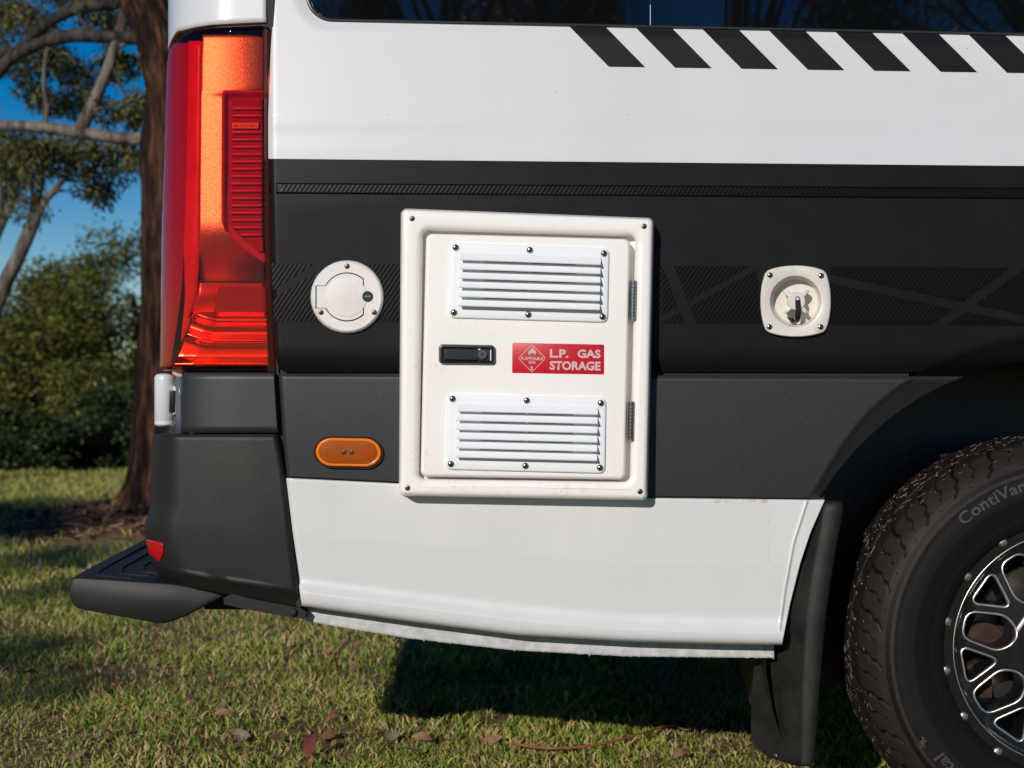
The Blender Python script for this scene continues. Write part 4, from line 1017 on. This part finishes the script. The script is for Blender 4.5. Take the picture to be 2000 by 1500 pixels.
limb([Q(250, -10), Q(238, 50), Q(222, 100), Q(205, 150), Q(185, 195), Q(164, 240), Q(158, 252)], .036, .05, M['pale_bark'], 'limb', gum)
limb([Q(222, 100), Q(250, 80), Q(275, 70)], .022, .014, M['pale_bark'], 'limb', gum, 8)
limb([Q(160, 35), Q(170, 50), Q(200, 80), Q(225, 140), Q(245, 185), Q(275, 205)], .02, .010, M['grey_bark'], 'limb', gum, 8)
limb([Q(88, 258), Q(90, 210), Q(86, 150), Q(92, 90)], .026, .012, M['pale_bark'], 'limb', gum, 8)
limb([Q(92, 215), Q(108, 190), Q(125, 172)], .014, .006, M['grey_bark'], 'limb', gum, 6)
limb([Q(245, 180), Q(240, 205), Q(215, 225)], .012, .005, M['grey_bark'], 'limb', gum, 6)
cl_ = []
def blob(px, py, rx, rz, y=TY, ry=.35): cl_.append((tuple(Q(px, py, y)), (rx, ry, rz)))
for px, py, rx, rz in ((20, 20, .22, .14), (70, 30, .2, .14), (130, -5, .25, .1), (190, 30, .2, .12), (230, 50, .14, .14), (60, 125, .2, .12), (100, 95, .16, .10), (140, 120, .2, .12), (170, 150, .18, .1), (215, 125, .16, .1), (250, 120, .12, .09), (70, 175, .12, .12), (100, 200, .12, .10), (150, 195, .14, .10), (200, 210, .12, .09), (270, 195, .13, .1), (290, 225, .12, .08), (250, 215, .10, .08),
                       (30, 290, .22, .10), (70, 310, .16, .10), (120, 300, .16, .10), (165, 320, .16, .10), (180, 360, .10, .12), (200, 385, .06, .08), (210, 300, .16, .08), (250, 300, .14, .09), (285, 325, .10, .08), (240, 335, .08, .06), (10, 320, .14, .1), (160, 385, .05, .05), (290, 130, .08, .08), (-60, 60, .4, .4), (-140, 200, .4, .3), (60, -80, .5, .3), (200, -100, .5, .3), (320, -200, .7, .5), (100, -260, .8, .5)):
    for _ in range(2): blob(px + rng.normal() * 12, py + rng.normal() * 9, rx * .78, rz * .85, TY + rng.uniform(.1, 1.3), .3)
leaves(blobs(cl_, 30000, .1), .058, M['gum'], 'crown', gum, .7, .26)

# slimmer multi-stemmed tree further left
SYD = 9.2
b2 = Q(-45, 930, SYD); b2.z = gh(b2.x, b2.y)
gum2 = empty('slender_gum_tree', b2, 'slender pale forked tree leaning in from the left edge', 'tree')
U = lambda px, py: P(px, py, SYD)
limb([b2 - Vector((0, 0, .1)), U(-40, 800), U(-22, 640), U(2, 570), U(32, 510), U(58, 455), U(72, 420)], .10, .05, M['pale_bark'], 'trunk', gum2, 12)
for pts, r0, r1, m in (([U(72, 425), U(90, 390), U(115, 362), U(140, 330), U(160, 300)], .04, .02, 'pale_bark'), ([U(66, 432), U(74, 390), U(82, 340), U(80, 290)], .045, .025, 'grey_bark'), ([U(-10, 610), U(15, 540), U(38, 480), U(60, 430)], .045, .03, 'grey_bark'), ([U(60, 440), U(66, 400), U(62, 360), U(70, 320)], .03, .015, 'grey_bark'),
                      ([U(-30, 520), U(0, 445), U(22, 400), U(36, 340), U(42, 280)], .05, .025, 'pale_bark'), ([U(-20, 470), U(4, 400), U(10, 340), U(0, 280)], .04, .02, 'grey_bark'), ([U(82, 400), U(110, 375), U(128, 372)], .025, .012, 'grey_bark'), ([U(15, 577), U(40, 582), U(70, 592)], .012, .006, 'grey_bark')):
    limb(pts, r0, r1, M[m], 'limb', gum2, 8)
cl_ = []
for px, py in ((20, 300), (60, 290), (40, 370), (0, 260), (110, 320), (140, 290), (90, 270), (160, 280), (50, 410), (-40, 300), (-80, 380), (-60, 200), (10, 350), (45, 335)):
    blob(px, py, .22, .13, SYD, .3)
leaves(blobs(cl_, 6000, .1), .055, M['gum'], 'crown', gum2, .7, .26)

# shrubs and small trees behind the lawn
def bush(name, label, px, ytop, y, wid, m, nl, cat='tree', group='trees and shrubs behind the lawn', bottom=.0, leaf=.10, depth=None, trunk=True):
    top = P(px, ytop, y); h = top.z - GZ; b = Vector((top.x, y, GZ)); t = empty(name, b, label, cat, group)
    zc = GZ + bottom * h + (1 - bottom) * h * .5; rz = (1 - bottom) * h * .52
    cs = subclump((b.x, y, zc), (wid, depth or wid * .8, rz), 34, .27)
    if trunk: limb([b - Vector((0, 0, .1)), b + Vector((.1, 0, h * .35)), b + Vector((-.05, .05, h * .7))], .09, .04, M['grey_bark'], 'trunk', t, 8)
    leaves(blobs(cs, nl, .3), leaf, m, 'crown', t, .3, .42); return t
bush('wattle_tree', 'tall olive-green tree just behind the rough trunk', 262, 452, 19.5, 1.7, M['bushleaf'], 14000)
bush('wattle_tree', 'round-topped olive tree between the slender gum and the rough trunk', 150, 512, 21, 1.8, M['bushleaf'], 14000)
bush('wattle_tree', 'dark green tree at the left edge below the leaning stems', -30, 600, 18.0, 1.5, M['bushleaf'], 10000)
bush('wattle_tree', 'lower green tree in the dip of the tree line', 66, 650, 20, 1.6, M['bushleaf'], 10000)
bush('wattle_tree', 'olive tree hidden behind the rear pillar of the van', 420, 470, 20.5, 2.0, M['bushleaf'], 7000)
for px, yt, y, wd, mk, nl, lab in ((-70, 790, 10.8, .8, 'shadeleaf', 6000, 'dark low shrub at the far left edge of the lawn'), (40, 705, 12.6, .9, 'bushleaf', 6000, 'sunlit green shrub at the left end of the lawn edge'), (85, 815, 10.9, .75, 'shadeleaf', 6000, 'low dark shrub in front of the sunlit shrub on the left'),
                               (165, 690, 13.0, .8, 'bushleaf', 6000, 'tall sunlit shrub in the middle of the lawn edge'), (190, 800, 11.0, .75, 'shadeleaf', 6000, 'low dark shrub in the middle of the lawn edge'), (268, 740, 11.6, .7, 'shadeleaf', 6000, 'dark shrub right beside the rough trunk'), (380, 740, 11.4, .8, 'shadeleaf', 4000, 'dark shrub behind the rough trunk'), (-10, 830, 11.8, 1.0, 'shadeleaf', 5000, 'broad dark shrub under the leaning stems'), (130, 760, 13.8, 1.1, 'shadeleaf', 5000, 'deep shaded shrub filling the gap behind the lawn')):
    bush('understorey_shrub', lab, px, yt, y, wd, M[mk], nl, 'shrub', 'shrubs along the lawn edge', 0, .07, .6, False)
for px, yt, y, lab in ((560, 520, 17, 'bushy olive tree hidden behind the tail lamp'), (760, 480, 19, 'bushy olive tree hidden behind the fuel cap side of the van'), (1000, 500, 18, 'bushy olive tree hidden behind the gas locker'), (1300, 470, 20, 'bushy olive tree hidden behind the water inlet')):
    bush('wattle_tree', lab, px, yt, y, 2.0, M['bushleaf'], 5000)
for k, px in enumerate((-420, -240)): bush('wattle_tree', ['bushy green tree beyond the left edge of the picture', 'leafy green tree just beyond the left edge of the picture'][k], px, 560, 13, 1.5, M['bushleaf'], 5000)

# trees on the camera's side: they shade the lawn and show in the window
def tall(name, label, x, y, h, cs, nl, leaf=.16, r=.22):
    b = Vector((x, y, GZ)); t = empty(name, b, label, 'tree', 'trees reflected in the side window')
    limb([b - Vector((0, 0, .1)), b + Vector((.15, 0, h * .3)), b + Vector((-.2, .1, h * .6)), b + Vector((.1, 0, h * .9))], r, .05, M['grey_bark'], 'trunk', t, 10)
    for c, rad in cs[::3]:
        s = b + Vector((0, 0, min(h * .85, max(h * .3, (c[2] - GZ) * .75)))); e = Vector(c)
        limb([s, s.lerp(e, .5) + Vector((0, 0, .15)), e], r * .3, .025, M['grey_bark'], 'limb', t, 6)
    leaves(blobs(cs, nl, .2), leaf, M['gum'], 'crown', t, .6, .3)
def shade(gx, gy_, dist, spread, k, rad):
    p = Vector((gx, gy_, GZ)) + SUN * (dist / abs(SUN.y)); return [(tuple(p + Vector(rng.normal(size=3) * np.array(spread))), rad) for _ in range(k)]
cs = shade(-1.62, 1.75, 12.5, (.26, .5, .03), 7, (.18, .3, .075)) + shade(-3.0, 5.9, 17, (.28, .4, .07), 18, (.30, .4, .13)) + shade(-2.2, 3.4, 14.2, (.4, .5, .10), 9, (.16, .3, .09)) + shade(-3.9, 6.2, 17.4, (.5, .5, .12), 10, (.4, .4, .2))  # crown clumps of an unseen tree, set along sun rays to dapple the lawn
tall('unseen_shade_tree', 'sparse unseen tree behind the photographer, shaped to cast the dappled shade', -9.2, -10.2, 6.2, cs, 9000, .12, .16)
for k, (x, y, h, cx_, wd_, lab) in enumerate(((-1.0, -19, 16, -.8, 2.4, 'gum tree mirrored in the left end of the side window'), (4.2, -20, 16, 4.0, 2.4, 'gum tree mirrored in the middle of the side window'), (8.6, -18, 15.5, 8.3, 2.6, 'gum tree mirrored in the right end of the side window'), (1.8, -24, 18, 1.6, 1.8, 'farther gum tree mirrored between two nearer ones'))):
    cs = subclump((cx_, y, h * .74), (wd_ * 1.15, 1.8, h * .30), 64, .17)
    tall('mirrored_tree', lab, x, y, h, cs, 13000, .22)

# ------------------------------------------------------------------ grass, mulch, leaves, twig
def grass(name, label, regions, m):
    Ps = []; Hs = []
    for x0, x1, y0, y1, dens, h in regions:
        n = int((x1 - x0) * (y1 - y0) * dens); p = np.stack([rng.uniform(x0, x1, n), rng.uniform(y0, y1, n)], -1)
        cl = np.array([noise.noise(Vector((a * 3.1, b * 3.1, 5))) + .5 * noise.noise(Vector((a * 11, b * 11, 9))) for a, b in p])
        keep = rng.uniform(size=n) < np.maximum(.30, .62 + .9 * cl)
        d = np.hypot(p[:, 0] + 2.15, (p[:, 1] - 5.6) * .8); keep &= rng.uniform(size=n) < np.clip((d - .75) / .5, .04, 1)
        p = p[keep]; Ps.append(p); Hs.append(h * rng.uniform(.45, 1.3, len(p)) * (1 + .5 * np.clip(cl[keep], -.6, .9)))
    p = np.concatenate(Ps); H = np.concatenate(Hs); n = len(p)
    z = np.array([gh(a, b) for a, b in p]); B = np.c_[p, z - .003]
    a = rng.uniform(0, 2 * np.pi, n); d = np.stack([np.cos(a), np.sin(a), 0 * a], -1); e = np.stack([-np.sin(a), np.cos(a), 0 * a], -1)
    f = rng.uniform(0, 2 * np.pi, n); e = np.stack([np.cos(f), np.sin(f), 0 * f], -1)
    lean = rng.uniform(.15, 1.1, n)[:, None] * H[:, None]; W_ = (rng.uniform(.0013, .0038, n) * np.clip(H / .035, .8, 1.6))[:, None]; up = np.array([0, 0, 1.0])
    Hc = H[:, None]; mid = B + up * Hc * .6 + d * lean * .35; tip = B + up * Hc * .92 + d * lean
    V = np.stack([B - e * W_, B + e * W_, mid + e * W_ * .8, mid - e * W_ * .8, tip + e * W_ * .12, tip - e * W_ * .12], 1).reshape(-1, 3)
    i = np.arange(n) * 6; Fq = np.concatenate([np.stack([i, i + 1, i + 2, i + 3], -1), np.stack([i + 3, i + 2, i + 4, i + 5], -1)])
    o = fastmesh(name, V, Fq, m); tag(o, label, 'grass', kind='stuff'); return o
grass('grass', 'short patchy green and straw-coloured grass around and under the van',
      [(-1.9, 1.3, .2, 1.5, 17000, .026), (-2.4, 1.3, 1.5, 3.0, 9500, .029), (-3.4, -.6, 3.0, 6.0, 5200, .042), (-5.2, -1.0, 6.0, 10.4, 2400, .055), (-3, 1.5, -2.6, .2, 1600, .035)], M['grass'])
M['thatch'] = leafy('dry_thatch', [(.15, (.07, .042, .025)), (.5, (.22, .14, .075)), (.85, (.42, .30, .17))], .1, .8, 2)
n = 38000; tx = rng.uniform(-2.4, 1.3, n); ty_ = .2 + 2.9 * rng.uniform(0, 1, n) ** 1.2; tz = np.array([gh(a, b) for a, b in zip(tx, ty_)]) + rng.uniform(.002, .022, n)
a = rng.uniform(0, 2 * np.pi, n); el = rng.normal(.1, .28, n); dv = np.stack([np.cos(a) * np.cos(el), np.sin(a) * np.cos(el), np.sin(el)], -1); ev = np.stack([-np.sin(a), np.cos(a), rng.normal(0, .4, n)], -1)
L_ = rng.uniform(.008, .03, n)[:, None]; W_ = rng.uniform(.0006, .0018, n)[:, None]; B = np.stack([tx, ty_, tz], -1)
th_ = fastmesh('dry_thatch', np.stack([B - ev * W_, B + ev * W_, B + dv * L_ + ev * W_ * .4, B + dv * L_ - ev * W_ * .4], 1).reshape(-1, 3), np.arange(4 * n).reshape(-1, 4), M['thatch'])
tag(th_, 'dry straw-coloured thatch lying between the green blades', 'dry grass', kind='stuff')
V = []; Fq = []
for _ in range(2600):
    r = abs(rng.normal()) * .62; a = rng.uniform(0, 6.283); x = -2.15 + math.cos(a) * r * 1.15; y = 5.75 + math.sin(a) * r * .95; z = gh(x, y) + rng.uniform(.002, .035) * math.exp(-r)
    L_ = rng.uniform(.02, .11); W_ = rng.uniform(.006, .02); q = rng.uniform(0, 6.283); t = Vector((math.cos(q), math.sin(q), rng.normal() * .25)).normalized(); s = t.cross(Vector((rng.normal() * .3, rng.normal() * .3, 1))).normalized(); up = s.cross(t) * .006; n0 = len(V); c = Vector((x, y, z))
    V += [c - t * L_ - s * W_, c + t * L_ - s * W_ * .6, c + t * L_ + s * W_ * .6, c - t * L_ + s * W_, c + up * 2]; Fq += [(n0, n0 + 1, n0 + 4), (n0 + 1, n0 + 2, n0 + 4), (n0 + 2, n0 + 3, n0 + 4), (n0 + 3, n0, n0 + 4)]
mu = mesh('bark_litter', V, Fq, leafy('bark_litter', [(.15, (.035, .018, .012)), (.5, (.13, .06, .035)), (.85, (.30, .16, .09))], .02, .9), None, False)
tag(mu, 'red-brown shed bark littering the ground round the rough trunk', 'bark litter', kind='stuff')
def leaf_mesh(k):
    L_, W_ = .045, random.uniform(.010, .017); V = []; Fc = []; n = 9
    for i in range(n):
        t = i / (n - 1); wv = W_ * math.sin(math.pi * min(1, t * 1.03)) ** .8 + .0004; x = (t - .5) * L_ * 1.5; z = .012 * math.sin(t * 3.1 + k) + .003
        V += [(x, -wv, z + .006 * math.sin(k + t * 4)), (x, 0, z - .002), (x, wv, z + .007 * math.cos(k * 2 + t * 3))]
        if i: Fc += [(3 * i - 3, 3 * i - 2, 3 * i + 1, 3 * i), (3 * i - 2, 3 * i - 1, 3 * i + 2, 3 * i + 1)]
    me = bpy.data.meshes.new('fallen_leaf'); me.from_pydata(V, [], Fc); me.materials.append(LEAFM[k % 4]); me.shade_smooth(); return me
LM = [leaf_mesh(k) for k in range(8)]
spots = [(215, 1336, 1, 'rounded brown leaf lying in the grass below the rear step'), (150, 1480, 0, 'long curled tan leaf at the bottom left in the grass'), (605, 1478, 2, 'dark red leaf standing upright in grass at the bottom edge'), (800, 1476, 3, 'pale curled leaf in grass at the front of the van shadow'), (825, 1452, 0, 'tan leaf standing on edge in front of the van shadow'), (960, 1452, 0, 'pale leaf flat in grass along the shadow edge'), (1330, 1490, 0, 'tan leaf in the grass beside the mud flap foot'), (440, 1345, 1, 'curled rust-brown leaf in the middle of the lit grass'), (400, 1340, 1, 'curled strip of brown bark-like leaf left of its twin'), (575, 1325, 0, 'small tan leaf in lit grass under the bumper'), (440, 1405, 0, 'slim tan leaf below the rust-brown curled leaves'), (560, 1216, 2, 'reddish leaf in grass just under the bumper end'), (765, 1445, 3, 'grey-brown leaf at the left front corner of the van shadow'), (85, 1400, 1, 'brown leaf low at the left edge in the grass'), (470, 1445, 3, 'small grey leaf in bright grass near the bottom')]
def on_ground(px, py):
    y = (CAMZ - GZ - .01) * F / (py - 750) - D; return P(px, py, y)
for i, (px, py, k, lab) in enumerate(spots):
    p = on_ground(px, py); p.z = gh(p.x, p.y) + (.022 if 'upright' not in lab else .035)
    o = inst('fallen_leaf', LM[k + (4 if i % 2 else 0)], p, None, (random.uniform(-.6, .6) + (1.2 if 'upright' in lab or 'edge' in lab.split()[-4:] else .5), random.uniform(-.3, .3), random.uniform(-.7, .7)), (random.uniform(.5, .85),) * 3)
    if 'upright' in lab: o.rotation_euler = (.3, R(-75), 1.2)
    tag(o, lab, 'leaf', 'fallen gum leaves in the grass')
for i in range(80):
    px = rng.uniform(-150, 1450); py = rng.uniform(1215, 1520) if i % 2 else rng.uniform(1215, 1330); p = on_ground(px, py); p.z = gh(p.x, p.y) + .014
    o = inst('fallen_leaf', LM[i % 8], p, None, (random.uniform(-.5, .9), random.uniform(-.4, .4), random.uniform(0, 6.2)), (random.uniform(.35, .75),) * 3)
    where = 'in the dark shade under the van' if p.x > -.45 and .95 < p.y < 2.2 else ('in lit grass at the front of the van shadow' if p.x > -.45 else ('in grass beyond the bumper' if p.y > 1.3 else 'in lit grass left of the van shadow'))
    tag(o, 'small %s gum leaf half sunk %s' % (('tan', 'brown', 'reddish', 'greyish')[i % 4], where), 'leaf', 'small scattered gum leaves')
tw = [(1000, 1468), (1060, 1478), (1130, 1478), (1200, 1468), (1260, 1452), (1310, 1438), (1345, 1425), (1380, 1396), (1400, 1365), (1408, 1345)]
pts = []
for i, (a, b) in enumerate(tw):
    p = on_ground(a, b if i < 6 else 1438 - (i - 6) * 8); p.z = gh(p.x, p.y) + .03
    if i >= 6: p = P(a, b, p.y)
    pts.append(p)
t = limb(pts, .0045, .0016, M['twig'], 'fallen_twig', None, 6, .1)
tag(t, 'long thin red-brown twig lying along the front of the van shadow', 'twig')
